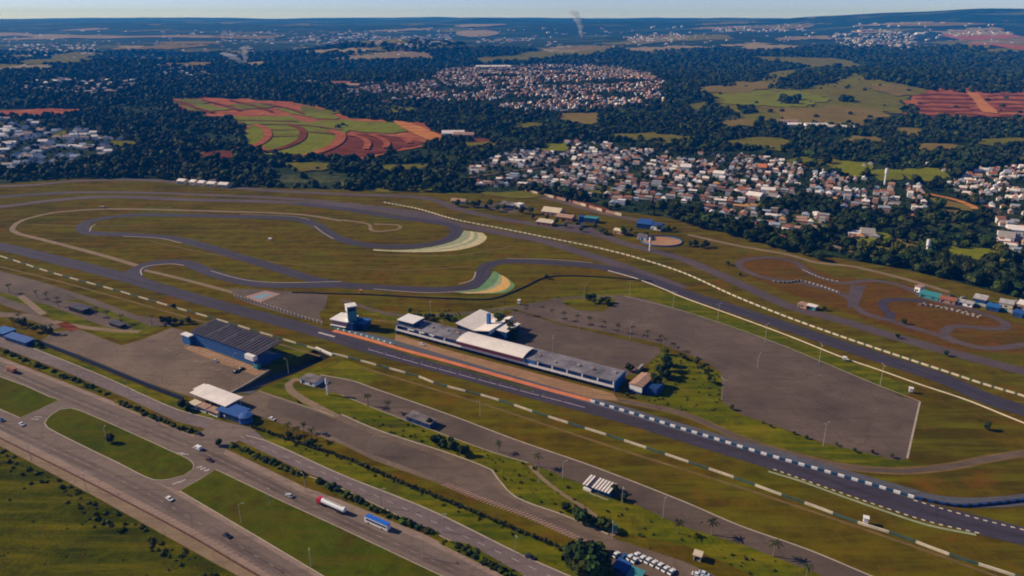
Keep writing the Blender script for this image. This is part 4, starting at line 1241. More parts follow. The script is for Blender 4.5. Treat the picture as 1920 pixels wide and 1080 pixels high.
# marshal posts and track signs
for px, py, mt, lab, w_, h_ in [(507, 451, 'white', 'white marshal post in the middle of the infield', 3.0, 2.4), (677, 551, 'orange', 'orange marshal post behind the tyre wall', 1.8, 3.4),
                                (1622, 982, 'white', 'white marshal post on the striped wall below the straight', 2.0, 3.6), (1707, 736, 'white', 'white marshal post above the big paved lot', 2.0, 3.2),
                                (192, 390, 'markpink', 'low pinkish marshal hut on the far left infield', 7, 2.0), (1583, 676, 'white', 'white marshal post on the plain cream wall', 2, 2.6),
                                (973, 571, 'white', 'white marshal post near the hospitality building trees', 1.8, 4)]:
    x, y = G(px, py)
    t = thing('marshal_post', lab, 'marshal post', (x, y, 0), -0.4)
    b = MB(); b.box(-w_ / 2, w_ / 2, -1, 1, 0.9, h_); b.build('cabin', M[mt], t)
    b = MB(); b.box(-w_ / 2 - 0.3, w_ / 2 + 0.3, -1.4, 1.3, h_ + 0.01, h_ + 0.2); b.build('roof', M[mt], t)
    for sx in (-1, 1):
        b = MB(); b.box(sx * w_ * 0.4 - 0.1, sx * w_ * 0.4 + 0.1, -0.8, 0.8, 0, 0.9); b.build('leg', M['metal'], t)
x, y = G(1154, 1000)
t = thing('sign_board', 'teal upright sign board beside the lower service road', 'sign', (x, y, 0), -0.2)
b = MB(); b.box(-0.9, 0.9, -0.15, 0.15, 1.2, 4.6); b.build('panel', M['teal'], t)
b = MB(); b.box(-0.9, 0.9, -0.17, 0.17, 0.2, 1.19); b.build('lower_panel', M['runyellow'], t)
b = MB(); b.box(-0.12, 0.12, -0.1, 0.1, 0, 0.2); b.build('post', M['metal'], t)

# ---- lamp posts
def lamp(h, arms=1):
    t = thing('lamp_post', 'lamp', 'lamp post', (0, 0, 0))
    b = MB(); b.cyl((0, 0, 0), (0, 0, h), 0.16, 0.10, 6); b.build('pole', M['metal'], t)
    for s in ((1,) if arms == 1 else (1, -1)):
        b = MB(); b.cyl((0, 0, h), (s * 1.6, 0, h + 0.3), 0.07, 0.06, 5); a = b.build('arm', M['metal'], t)
        b = MB(); b.box(s * 1.5 - 0.1, s * 1.5 + 0.9 * s + 0.1, -0.22, 0.22, h + 0.25, h + 0.42) if s > 0 else b.box(-2.5, -1.4, -0.22, 0.22, h + 0.25, h + 0.42); b.build('lamp_head', M['concrete'], a)
    return t


L9, L12 = lamp(10), lamp(14, 2)
u9 = u12 = False
POLES = [(x, y, 9, 'beside the highway') for x, y in [(60, 866), (163, 921), (201, 833), (452, 980), (405, 838), (573, 922), (583, 1062), (793, 1046), (830, 997), (966, 1038), (715, 950), (300, 800), (505, 947), (243, 742)]] + \
        [(x, y, 14, 'around the paved lots') for x, y in [(1095, 564), (1180, 557), (1262, 578), (1345, 602), (1434, 642), (1535, 682), (1650, 722), (1543, 836), (1353, 750), (1181, 637), (1036, 667), (1085, 622), (808, 598), (942, 612)]] + \
        [(x, y, 9, 'along the service roads') for x, y in [(1055, 898), (1166, 945), (1243, 972), (1010, 905), (541, 700), (700, 852), (1148, 1010), (440, 690), (900, 780), (1420, 690)]]
cnt = {}
for px, py, h, where in POLES:
    x, y = G(px, py)
    i = cnt.get(where, 0)
    cnt[where] = i + 1
    order = sorted(p[0] for p in POLES if p[3] == where).index(px)
    lab = f"{'tall twin-arm' if h > 9 else 'single-arm'} lamp post {where}, {ordn(order)} from the left"
    src = L12 if h > 9 else L9
    used = u12 if h > 9 else u9
    if used:
        o = dup(src, (x, y, 0), RND.uniform(0, 6), None, lab, 'lamp posts ' + where)
    else:
        o = src
        o.location = (x, y, 0)
        o['label'] = lab
        o['group'] = 'lamp posts ' + where
        if h > 9: u12 = True
        else: u9 = True

# ================================================================== vehicles
def wheels(t, xs, hw, r, wd=0.28):
    for x in xs:
        for s in (-1, 1):
            b = MB(); b.cyl((x, s * hw - wd / 2, r), (x, s * hw + wd / 2, r), r, r, 10); b.build('wheel', M['rubber'], t)


CARM = {}


def carpaint(name, c):
    if name not in CARM:
        m, nt, bs = newmat('car_' + name)
        f = noise(nt, lpos(nt), 1.5, 2)
        nt.links.new(ramp(nt, f, [(0.3, g3(c, 0.93)), (0.7, c)]), bs.inputs['Base Color'])
        bs.inputs['Roughness'].default_value = 0.3
        bs.inputs['Coat Weight'].default_value = 0.4
        CARM[name] = m
    return CARM[name]


def make_car(colname, c, loc, rz, label, group=None, van=False):
    t = thing('parked_car' if group else 'car', label, 'van' if van else 'car', loc, rz, group)
    L_, W2 = (5.2, 1.0) if van else (4.4, 0.88)
    pm = carpaint(colname, c)
    b = MB()
    if van:
        pf = [(-2.6, 0.35), (2.6, 0.35), (2.6, 1.0), (1.9, 1.15), (1.2, 2.0), (-2.5, 2.1), (-2.6, 1.2)]
    else:
        pf = [(-2.2, 0.3), (2.2, 0.3), (2.22, 0.72), (1.2, 0.92), (-1.9, 0.98), (-2.22, 0.85)]
    b.prism(pf, 'y', -W2, W2); b.build('body', pm, t)
    if van:
        b = MB(); b.prism([(1.26, 1.95), (1.95, 1.18), (2.0, 1.22), (1.32, 1.98)], 'y', -0.9, 0.9); b.build('windscreen', M['glass'], t)
        b = MB(); b.box(-0.4, 1.1, -1.03, 1.03, 1.25, 1.8); b.build('side_window', M['glass'], t)
    else:
        b = MB(); b.prism([(1.15, 0.93), (0.5, 1.4), (-1.1, 1.42), (-1.85, 0.99)], 'y', -0.78, 0.78); b.build('cabin_glass', M['glass'], t)
        b = MB(); b.prism([(0.45, 1.42), (0.5, 1.46), (-1.05, 1.48), (-1.1, 1.44)], 'y', -0.74, 0.74); b.build('roof', pm, t)
    wheels(t, (L_ * 0.3, -L_ * 0.3), W2 - 0.05, 0.33)
    for s in (-1, 1):
        b = MB(); b.box(L_ / 2 - 0.03, L_ / 2 + 0.04, s * 0.6 - 0.18, s * 0.6 + 0.18, 0.55, 0.7); b.build('headlight', M['white'], t)
    return t


def heading(px, py, qx, qy):
    a, b = G(px, py), G(qx, qy)
    return math.atan2(b[1] - a[1], b[0] - a[0])


hw = heading(320, 935, 425, 1005)      # down-right along the lower carriageway
hu = heading(600, 950, 720, 1003)
WHT, SIL, BLK, BLU, RED_ = (0.8, 0.8, 0.8), (0.45, 0.47, 0.5), (0.02, 0.02, 0.024), (0.03, 0.10, 0.30), (0.4, 0.03, 0.03)


def onroad(px, py, z=0.1):
    x, y = G(px, py)
    return (x, y, z)


make_car('white', WHT, onroad(318, 937), hw, 'white car alone on the lower carriageway below the island tip')
make_car('black', BLK, onroad(426, 1006), hw, 'black car on the lower carriageway near the bottom edge')
make_car('paleblue', (0.62, 0.68, 0.76), onroad(41, 797), hw, 'pale car at the mouth of the left turning lane')
make_car('blue', BLU, onroad(3, 789), hw, 'dark blue car at the left edge of the lower carriageway')
make_car('white', WHT, onroad(371, 842), hu + math.pi, 'white van on the upper carriageway near the gate junction', van=True)
make_car('darkred', (0.10, 0.03, 0.04), onroad(393, 864), hu, 'dark red car entering the turning lane between the islands')
make_car('silver', SIL, onroad(543, 931), hu + math.pi, 'silver car following the tanker on the upper carriageway')
make_car('black', BLK, onroad(374, 815), hu, 'dark car waiting at the junction by the planted strip')
make_car('black', BLK, onroad(994, 1046), hu, 'black car on the local avenue beside the grass verge')
make_car('white', WHT, onroad(510, 787), hu, 'white car parked below the round blue pavilion')
make_car('black', BLK, onroad(443, 698), 0.9, 'left of two black cars parked by the grandstand')
make_car('black', BLK, onroad(453, 693), 0.9, 'right of two black cars parked by the grandstand')
make_car('silver', SIL, onroad(404, 678), -0.5, 'silver car parked in the grandstand car park bays')
make_car('white', WHT, onroad(791, 647), heading(760, 640, 820, 657), 'white car standing on the tan pit apron')
make_car('darkgrey', (0.06, 0.06, 0.07), onroad(610, 816), hu, 'dark grey car on the lower edge of the long forecourt')

# parked row bottom right
rr = heading(1204, 1049, 1258, 1073) + math.pi / 2 - 0.15
src = None
for i, (px, py) in enumerate([(1155, 1042), (1181, 1047), (1191, 1052), (1193, 1043), (1204, 1049), (1215, 1053), (1226, 1058), (1237, 1063), (1248, 1069), (1259, 1074)]):
    lab = f'white parked car, {ordn(i)} from the left in the row at the bottom right'
    if src is None:
        src = make_car('white', WHT, onroad(px, py), rr, lab, 'white cars parked in a row at the bottom right')
    else:
        dup(src, onroad(px, py), rr + RND.uniform(-0.08, 0.08), None, lab)
make_car('blue', BLU, onroad(1169, 1046), rr, 'blue car among the white cars of the bottom right row')
make_car('white', WHT, onroad(1307, 1080), hu, 'white car at the bottom edge right of the parked row')
make_car('paleblue', (0.62, 0.68, 0.76), onroad(1320, 1078), hu, 'pale blue car at the bottom edge right of the parked row')
simple_house('shade_shelter', (1150, 1071), (1172, 1081), 5, 2.6, 'bluedark', 'blueroof', 'blue-roofed shelter below the parked white cars', 'shelter', 'mono')
simple_house('shade_shelter', (1176, 1088), (1198, 1097), 5, 2.6, 'teal', 'teal', 'teal-roofed shelter at the bottom edge by the parked cars', 'shelter', 'mono')
simple_house('gate_house', (1300, 1050), (1313, 1054), 3, 2.8, 'cream', 'cream', 'small cream gate post hut near the bottom right verge', 'hut')

for px, py, cn_, cc, lab in [(1806, 559, 'silver', SIL, 'silver car behind the white kart garage'), (1848, 566, 'darkgrey', (0.06, 0.06, 0.07), 'dark car right behind the kart clubhouse'), (1858, 570, 'white', WHT, 'white car behind the blue-roofed kart garage'),
                             (1868, 572, 'blue', BLU, 'blue car left of the broad white kart hall'), (1786, 556, 'black', BLK, 'black car behind the red-brown kart garage'), (1905, 566, 'white', WHT, 'white car behind the kart halls at the right edge')]:
    make_car(cn_, cc, onroad(px, py, 0.02), RND.uniform(-0.6, 0.2), lab)
# tanker lorry: red tractor leading up-left
loc = onroad(622, 953)
tk = thing('tanker_lorry', 'tanker lorry with red cab and silver tank on the upper carriageway', 'lorry', loc, hu + math.pi)
b = MB(); b.prism([(6.2, 0.6), (8.9, 0.6), (8.9, 1.9), (8.6, 3.1), (6.4, 3.3), (6.2, 3.2)], 'y', -1.25, 1.25); cab = b.build('cab', carpaint('red', (0.5, 0.02, 0.04)), tk)
b = MB(); b.box(8.78, 8.93, -1.05, 1.05, 1.95, 2.75); b.build('windscreen', M['glass'], cab)
b = MB(); b.box(-8.8, 6.1, -1.0, 1.0, 0.75, 1.15); b.build('chassis', M['black'], tk)
b = MB(); b.cyl((-8.7, 0, 2.35), (5.7, 0, 2.35), 1.25, 1.25, 16); tkk = b.build('tank', M['silver'], tk)
b = MB(); b.box(-7, 4.5, -0.35, 0.35, 3.55, 3.68); b.build('walkway', M['metal'], tkk)
wheels(tk, (7.9, 5.4, 4.1, -4.6, -5.9, -7.2), 1.05, 0.52, 0.4)
# bus
loc = onroad(708, 986)
bus = thing('coach', 'blue-roofed white coach behind the tanker on the upper carriageway', 'bus', loc, hu + math.pi)
b = MB(); b.prism([(-6.8, 0.45), (6.7, 0.45), (6.9, 1.2), (6.6, 3.2), (-6.8, 3.2)], 'y', -1.27, 1.27); bd = b.build('body', M['white'], bus)
b = MB(); b.box(-6.7, 6.4, -1.2, 1.2, 3.21, 3.5); b.build('roof', carpaint('busblue', (0.02, 0.14, 0.60)), bus)
for s in (-1, 1):
    b = MB(); b.box(-6.2, 5.8, s * 1.29 - 0.02, s * 1.29 + 0.02, 1.75, 2.75); b.build('side_window', M['glass'], bd)
b = MB(); b.box(6.66, 6.82, -1.1, 1.1, 1.5, 2.9); b.build('windscreen', M['glass'], bd)
wheels(bus, (4.4, -3.6), 1.12, 0.5, 0.35)
# red dump lorry
loc = onroad(22, 697)
dl = thing('dump_lorry', 'red-brown dump lorry on the upper carriageway at the far left', 'lorry', loc, heading(0, 690, 60, 716) + math.pi)
b = MB(); b.prism([(2.6, 0.6), (4.6, 0.6), (4.6, 1.9), (4.3, 2.9), (2.6, 2.9)], 'y', -1.2, 1.2); cab = b.build('cab', M['tilepale'], dl)
b = MB(); b.box(4.5, 4.64, -1, 1, 1.9, 2.6); b.build('windscreen', M['glass'], cab)
b = MB(); b.prism([(-4.6, 1.1), (2.4, 1.1), (2.4, 3.4), (-4.9, 3.1)], 'y', -1.25, 1.25); b.build('tipper_bed', M['tile'], dl)
b = MB(); b.box(-4.4, 2.5, -0.9, 0.9, 0.7, 1.08); b.build('chassis', M['black'], dl)
wheels(dl, (3.5, -2.0, -3.4), 1.02, 0.52, 0.4)
# ================================================================== far fields on the relief
def D_(name, px, mat, **k):
    return drape(name, px, M[mat], **k)


FIELDS_X = []
RED = [(305, 187), (375, 184), (480, 188), (572, 196), (640, 216), (700, 226), (790, 232), (815, 245), (832, 262), (800, 274), (745, 284), (700, 296), (600, 299), (520, 292), (456, 276), (462, 242), (425, 221), (350, 211)]
D_('earthworks', RED, 'redearth_far', ragged=6)
for p in [[(425, 222), (470, 219), (530, 221), (572, 229), (600, 240), (650, 249), (640, 268), (598, 290), (545, 293), (512, 290), (490, 278), (458, 268), (462, 240)], [(576, 231), (650, 228), (740, 232), (772, 246), (700, 251), (640, 246)],
          [(340, 196), (390, 199), (430, 207), (380, 212)], [(520, 206), (600, 212), (640, 222), (590, 224)]]:
    D_('green_field', p, 'field', dz=2.2, ragged=4)
for pts, w_, mt in [([(478, 237), (496, 243), (503, 256), (492, 270), (468, 280)], 15, 'redearth_far'), ([(540, 236), (562, 243), (569, 255), (560, 268), (530, 281), (500, 288)], 14, 'redearth'), ([(618, 247), (636, 253), (638, 264), (624, 277), (590, 291), (560, 298)], 20, 'redearth_far'),
                    ([(500, 258), (530, 259), (566, 257)], 7, 'redearth'), ([(500, 246), (530, 247), (560, 246)], 6, 'redearth'), ([(462, 236), (520, 236), (580, 238), (640, 246)], 12, 'tanfield'), ([(430, 228), (500, 229), (560, 231)], 7, 'redearth'),
                    ([(568, 250), (600, 252), (634, 256)], 6, 'redearth'), ([(310, 188), (345, 196), (370, 206), (400, 214)], 14, 'redearth'), ([(380, 190), (420, 200), (450, 210)], 9, 'redearth'), ([(430, 190), (480, 202), (510, 212)], 9, 'redearth'),
                    ([(490, 196), (540, 206), (570, 216)], 9, 'redearth')]:
    stroke('earth_road', pts, w_, 3.6, M[mt], far=True, step=12)
D_('darker_earth', [(625, 252), (700, 254), (760, 264), (790, 272), (740, 284), (680, 296), (610, 296), (590, 288), (618, 272)], 'redearth', dz=2.0, ragged=5)
D_('earth_road', [(738, 229), (760, 231), (800, 245), (830, 262), (815, 268), (770, 250)], 'orange_earth', dz=3.0)
for pts in ([(655, 256), (678, 262), (690, 272), (686, 284)], [(694, 256), (714, 263), (726, 272), (722, 281)], [(738, 258), (758, 264), (768, 272)]):
    stroke('earth_ridge', pts, 12, 4.2, M['redearth_far'], far=True, step=12)
D_('bare_earth', [(380, 286), (440, 285), (440, 297), (382, 298)], 'redearth', ragged=4)
D_('bare_earth', [(345, 278), (385, 280), (380, 288), (350, 286)], 'tanfield')
D_('bare_earth', [(0, 207), (170, 205), (165, 210), (110, 216), (60, 219), (-40, 217), (-200, 216), (-200, 206)], 'redearth_far', ragged=5)
D_('bare_earth', [(885, 258), (915, 262), (918, 270), (890, 272)], 'redearth')
D_('hill_pasture', [(1312, 166), (1400, 151), (1450, 135), (1520, 128), (1600, 138), (1650, 152), (1720, 164), (1760, 175), (1700, 190), (1700, 210), (1620, 226), (1600, 238), (1480, 236), (1400, 222), (1350, 200), (1338, 182)], 'pasture', ragged=8)
D_('hill_field', [(1345, 180), (1420, 172), (1520, 178), (1560, 192), (1480, 200), (1390, 200)], 'field', dz=2.4, ragged=8)
D_('hill_field', [(1460, 206), (1560, 203), (1650, 208), (1600, 238), (1490, 234)], 'redearth', dz=2.5, ragged=8).data.materials[0] = M['tanfield']
D_('hill_field', [(1330, 232), (1420, 222), (1415, 240), (1360, 240)], 'tanfield', ragged=5)
D_('hill_field', [(1380, 108), (1480, 105), (1580, 112), (1620, 125), (1560, 132), (1450, 116)], 'pasture', ragged=8)
D_('hill_field', [(1700, 130), (1850, 128), (1930, 140), (1940, 152), (1800, 150)], 'pasture', ragged=8)
D_('hill_field', [(1820, 150), (1990, 146), (1990, 166), (1850, 164)], 'pasture', dz=2.6, ragged=8)
D_('earthworks', [(1694, 186), (1740, 175), (1790, 161), (1820, 163), (1850, 172), (1990, 178), (1990, 224), (1880, 222), (1728, 222), (1700, 202)], 'redearth_far', dz=2.4, ragged=6)
for k in range(6):  # shade of the terrace steps, painted as thin strips of darker earth
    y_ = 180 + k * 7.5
    D_('darker_earth', [(1712 + 6 * k % 17, y_), (1760, y_ - 1.5), (1815 + k * 6, y_ - 1), (1812 + k * 6, y_ + 1.5), (1760, y_ + 2), (1716, y_ + 2.4)], 'redearth', dz=3.3, ragged=4)
    D_('darker_earth', [(1850 + k * 5, y_ + 2), (1900, y_), (1960, y_ + 2), (1960, y_ + 4), (1900, y_ + 3), (1856 + k * 5, y_ + 4)], 'redearth', dz=3.3, ragged=4)
D_('earth_road', [(1800, 162), (1818, 163), (1850, 196), (1870, 216), (1845, 214), (1825, 190)], 'orange_earth', dz=4.0)
for p, mt in [([(1765, 66), (1830, 61), (1900, 66), (1960, 82), (1960, 100), (1870, 88), (1800, 76)], 'redearth_far'), ([(1770, 60), (1870, 60), (1900, 64), (1780, 66)], 'palefield'), ([(1770, 84), (1830, 80), (1850, 96), (1780, 98)], 'pasture'),
              ([(1820, 98), (1930, 92), (1960, 112), (1840, 116)], 'pasture'), ([(0, 65), (130, 66), (280, 68), (400, 68), (390, 72), (200, 73), (60, 70)], 'palefield'), ([(-60, 62), (60, 64), (0, 69), (-60, 70)], 'palefield'),
              ([(495, 117), (560, 114), (580, 118), (520, 124)], 'palefield'), ([(857, 60), (910, 57), (935, 64), (880, 70)], 'palefield'), ([(225, 87), (268, 87), (260, 91), (230, 91)], 'palefield'), ([(400, 68), (530, 68), (500, 73), (420, 73)], 'tanfield'),
              ([(1200, 96), (1330, 89), (1335, 93), (1220, 101)], 'palefield'), ([(820, 128), (870, 127), (980, 124), (920, 130), (840, 131)], 'palefield'), ([(1060, 112), (1140, 110), (1190, 130), (1140, 140), (1120, 128)], 'pasture'),
              ([(1240, 70), (1290, 68), (1285, 73), (1245, 74)], 'palefield'), ([(300, 80), (400, 79), (395, 83), (310, 84)], 'tanfield'), ([(0, 110), (60, 108), (55, 113), (5, 115)], 'tanfield'), ([(1600, 58), (1660, 57), (1655, 62), (1610, 63)], 'palefield'),
              ([(600, 92), (720, 90), (860, 92), (850, 95), (700, 95)], 'pasture'), ([(1400, 50), (1520, 48), (1510, 53), (1420, 54)], 'tanfield'), ([(1640, 46), (1760, 43), (1850, 46), (1750, 50)], 'tanfield')]:
    D_('far_field', p, mt, dz=3)
for p in [[(1310, 168), (1380, 155), (1440, 158), (1400, 172), (1340, 176)], [(1630, 158), (1700, 168), (1690, 180), (1640, 172)], [(1560, 214), (1650, 208), (1660, 222), (1590, 232)]]:
    D_('hill_field', p, 'tanfield', dz=2.8, ragged=8)
for p, mt in [([(320, 190), (370, 188), (395, 194), (350, 198)], 'pasture'), ([(430, 198), (500, 196), (520, 203), (450, 206)], 'pasture'), ([(560, 202), (620, 208), (630, 216), (580, 212)], 'pasture')]:
    D_('green_field', p, mt, dz=2.4, ragged=5)
for p, mt in [([(1130, 254), (1210, 250), (1300, 258), (1290, 266), (1180, 264)], 'pasture'), ([(1350, 264), (1440, 258), (1500, 268), (1480, 280), (1380, 278)], 'pasture'), ([(1580, 258), (1640, 256), (1660, 268), (1600, 272)], 'tanfield'),
              ([(1830, 262), (1920, 258), (1940, 270), (1850, 276)], 'pasture'), ([(860, 268), (920, 266), (930, 276), (880, 280)], 'pasture'), ([(520, 308), (600, 304), (640, 312), (570, 320)], 'pasture'), ([(200, 266), (250, 264), (260, 274), (215, 276)], 'pasture'),
              ([(960, 232), (1010, 230), (1020, 238), (970, 242)], 'pasture'), ([(700, 312), (780, 308), (800, 318), (730, 324)], 'pasture'), ([(1290, 196), (1320, 192), (1325, 206), (1295, 210)], 'pasture')]:
    q = D_('clearing', p, mt, dz=1.2, ragged=5)
    FIELDS_X.append(p)
D_('clearing', [(1045, 214), (1118, 212), (1120, 228), (1100, 235), (1060, 226)], 'tanfield', ragged=4)
D_('clearing', [(1015, 272), (1060, 270), (1065, 283), (1020, 285)], 'field', ragged=3)
D_('clearing', [(735, 198), (765, 197), (770, 210), (740, 212)], 'pasture', ragged=3)
for p, mt in [([(1560, 303), (1620, 305), (1632, 320), (1600, 332), (1568, 322)], 'field'), ([(1480, 300), (1560, 296), (1570, 310), (1500, 318)], 'pasture'), ([(1690, 318), (1760, 316), (1790, 335), (1740, 342), (1700, 336)], 'field'), ([(1630, 320), (1690, 318), (1690, 338), (1650, 340)], 'field'),
              ([(1595, 438), (1665, 436), (1668, 458), (1610, 466)], 'field'), ([(1770, 470), (1860, 466), (1880, 490), (1800, 496)], 'field'), ([(1700, 270), (1790, 272), (1810, 284), (1720, 282)], 'tanfield'), ([(1680, 240), (1725, 242), (1722, 258), (1685, 254)], 'tanfield'),
              ([(1760, 232), (1860, 230), (1850, 240), (1770, 242)], 'field'), ([(1740, 368), (1800, 382), (1832, 400), (1820, 412), (1790, 408), (1760, 392)], 'tanfield'), ([(1660, 455), (1730, 440), (1735, 470), (1690, 480)], 'tanfield'),
              ([(900, 362), (985, 360), (1030, 370), (960, 374)], 'pasture'), ([(640, 345), (700, 350), (820, 355), (800, 361), (650, 356)], 'pasture'), ([(230, 300), (330, 312), (320, 318), (240, 312)], 'tanfield'), ([(70, 323), (120, 315), (160, 310), (160, 314), (110, 322)], 'tanfield'),
              ([(100, 240), (120, 240), (122, 252), (104, 254)], 'field'), ([(155, 245), (175, 246), (174, 252), (155, 251)], 'field'), ([(1100, 350), (1180, 352), (1180, 362), (1110, 362)], 'pasture'), ([(1880, 536), (1925, 540), (1925, 552), (1885, 548)], 'redearth')]:
    D_('clearing', p, mt, dz=0.9, cell=9, ragged=2)

FIELDS = [RED, [(1312, 166), (1400, 151), (1450, 135), (1520, 128), (1600, 138), (1650, 152), (1720, 164), (1760, 175), (1990, 178), (1990, 224), (1728, 222), (1620, 230), (1600, 238), (1480, 236), (1400, 222), (1350, 200)],
          [(-200, 205), (170, 204), (165, 211), (110, 217), (60, 220), (-200, 218)], [(380, 285), (440, 284), (440, 298), (382, 299)], [(1045, 214), (1118, 212), (1120, 229), (1100, 236), (1060, 227)], [(1015, 271), (1060, 270), (1065, 284), (1020, 286)],
          [(1560, 302), (1630, 305), (1632, 320), (1600, 333), (1568, 323)], [(1690, 317), (1760, 315), (1790, 335), (1740, 343), (1640, 341), (1630, 320)], [(1595, 437), (1665, 435), (1668, 459), (1610, 467)], [(1770, 469), (1860, 465), (1880, 490), (1800, 497)],
          [(1740, 358), (1790, 370), (1845, 398), (1820, 414), (1760, 394)], [(320, 332), (440, 345), (440, 356), (320, 345)], [(895, 359), (985, 357), (1040, 372), (1150, 398), (1140, 402), (960, 376)], [(1770, 58), (1960, 60), (1960, 102), (1770, 84)],
          [(1330, 231), (1420, 221), (1415, 241), (1360, 241)], [(1380, 106), (1580, 110), (1620, 126), (1560, 133), (1450, 117)], [(1680, 239), (1725, 241), (1722, 259), (1685, 255)], [(1700, 268), (1810, 272), (1810, 285), (1720, 283)], [(885, 257), (915, 261), (918, 271), (890, 273)]]
FIELDS += FIELDS_X
COPSES = [[(1440, 166), (1470, 150), (1490, 138), (1560, 126), (1600, 134), (1590, 146), (1550, 160), (1500, 170)], [(1350, 160), (1440, 143), (1450, 148), (1400, 158), (1355, 165)], [(1455, 186), (1498, 187), (1495, 198), (1460, 197)],
          [(1690, 205), (1712, 200), (1730, 224), (1700, 226)], [(1575, 182), (1596, 182), (1596, 192), (1578, 192)], [(1615, 140), (1630, 140), (1632, 152), (1618, 152)], [(1380, 200), (1410, 198), (1415, 214), (1390, 216)], [(630, 236), (655, 236), (655, 246), (632, 247)]]
for (fx, fy, fw, fm) in [(RND.uniform(-100, 2020), 42 + 88 * RND.random() ** 1.3, RND.uniform(50, 190), RND.choice(['palefield', 'tanfield', 'pasture', 'pasture', 'tanfield', 'pasture', 'palefield'])) for _ in range(64)]:
    fh = fw * RND.uniform(0.008, 0.022) * (fy - 20) / 40 + 0.6
    if 640 < fx < 1260 and fy > 112 or 1300 < fx and fy > 98:
        continue
    q = [(fx + fw * 0.5 * math.cos(t) * RND.uniform(0.7, 1.2), fy + fh * math.sin(t) * RND.uniform(0.7, 1.2) - fw * 0.02 * math.cos(t)) for t in [k * 0.785 for k in range(8)]]
    D_('far_field', q, fm, dz=3, ragged=12)
    FIELDS.append(q)
SUB_A = [(838, 326), (900, 305), (950, 284), (1040, 280), (1065, 263), (1130, 268), (1180, 280), (1280, 288), (1400, 292), (1480, 305), (1550, 330), (1640, 338), (1720, 346), (1745, 372), (1735, 398), (1660, 402), (1590, 398), (1560, 380), (1500, 372), (1440, 376),
         (1430, 396), (1530, 402), (1560, 418), (1535, 446), (1480, 440), (1400, 427), (1330, 411), (1260, 397), (1180, 391), (1130, 378), (1060, 362), (1000, 352), (950, 354), (890, 346), (845, 338)]
SUB_B = [(1765, 348), (1830, 322), (1880, 312), (1960, 306), (1960, 480), (1880, 470), (1870, 440), (1860, 410), (1840, 385)]
SUB_C = [(-120, 222), (0, 222), (58, 226), (95, 248), (150, 236), (182, 252), (236, 262), (226, 288), (170, 298), (120, 308), (60, 318), (-120, 322)]
TOWN_D = [(640, 168), (690, 156), (800, 150), (828, 131), (920, 123), (1060, 121), (1160, 127), (1222, 140), (1248, 162), (1240, 186), (1150, 204), (1060, 214), (980, 211), (900, 197), (790, 192), (720, 190), (655, 180)]
TOWNS = [([(30, 152), (140, 146), (262, 152), (250, 172), (120, 178), (40, 172)], 110), ([(285, 118), (360, 122), (400, 142), (370, 160), (300, 140)], 60), ([(20, 86), (180, 84), (190, 100), (60, 110), (10, 104)], 60), ([(260, 104), (330, 102), (340, 118), (270, 118)], 30),
         ([(540, 70), (660, 62), (720, 70), (640, 84), (550, 82)], 70), ([(690, 72), (840, 64), (860, 84), (760, 92), (700, 88)], 120), ([(1165, 70), (1270, 64), (1290, 76), (1190, 82)], 80), ([(1560, 62), (1650, 56), (1720, 64), (1720, 96), (1600, 92), (1570, 80)], 130),
         ([(1320, 54), (1500, 46), (1520, 58), (1340, 62)], 50), ([(1770, 62), (1890, 60), (1900, 67), (1780, 69)], 26), ([(540, 140), (560, 150), (640, 160), (560, 158)], 14), ([(400, 58), (520, 62), (520, 80), (420, 80)], 40), ([(900, 74), (1000, 72), (1000, 78), (910, 80)], 25), ([(0, 60), (560, 58), (560, 130), (0, 130)], 130), ([(560, 60), (1300, 50), (1300, 100), (560, 105)], 110), ([(1300, 50), (1900, 40), (1900, 90), (1300, 95)], 70)]

# ================================================================== foliage meshes
def crown(n, seed, rx=1.0, rz=0.8, leaf=0.22, lobes=6, core=True, spread=0.5, jit=0.3):
    r = np.random.default_rng(seed)
    C = r.normal(size=(lobes, 3))
    C /= np.linalg.norm(C, axis=1, keepdims=True)
    C *= (r.uniform(0.25, 1, (lobes, 1)) ** 0.5) * spread
    C[:, 2] = C[:, 2] * 0.8 + 0.1
    R = r.uniform(0.38, 0.6, lobes)
    k = r.integers(0, lobes, n)
    d = r.normal(size=(n, 3))
    d /= np.linalg.norm(d, axis=1, keepdims=True)
    c = C[k] + d * (R[k] * r.uniform(0.75, 1.08, n))[:, None]
    nn = d + r.normal(size=(n, 3)) * jit
    nn /= np.linalg.norm(nn, axis=1, keepdims=True)
    a = np.cross(nn, r.normal(size=(n, 3)))
    a /= np.linalg.norm(a, axis=1, keepdims=True)
    b = np.cross(nn, a)
    s = (leaf * r.uniform(0.6, 1.3, n))[:, None]
    V = np.stack([c - a * s - b * s * 0.7, c + a * s - b * s * 0.8, c + a * s * 0.8 + b * s, c - a * s * 0.9 + b * s * 0.8], 1).reshape(-1, 3)
    Q = np.arange(4 * n).reshape(n, 4)
    if core:
        u = np.array([(-1, -1, -1), (1, -1, -1), (1, 1, -1), (-1, 1, -1), (-1, -1, 1), (1, -1, 1), (1, 1, 1), (-1, 1, 1)]) * 0.577
        fq = np.array([(0, 3, 2, 1), (4, 5, 6, 7), (0, 1, 5, 4), (1, 2, 6, 5), (2, 3, 7, 6), (3, 0, 4, 7)])
        for i in range(lobes):
            Q = np.concatenate([Q, fq + len(V)])
            V = np.concatenate([V, u * R[i] * 0.8 + C[i]])
    V = V * np.array([rx, rx, rz])
    return V, Q


def crown_mesh(name, mat, *a, **k):
    V, Q = crown(*a, **k)
    V[:, 2] -= 0
    return fast_mesh(name, V, Q, [mat])


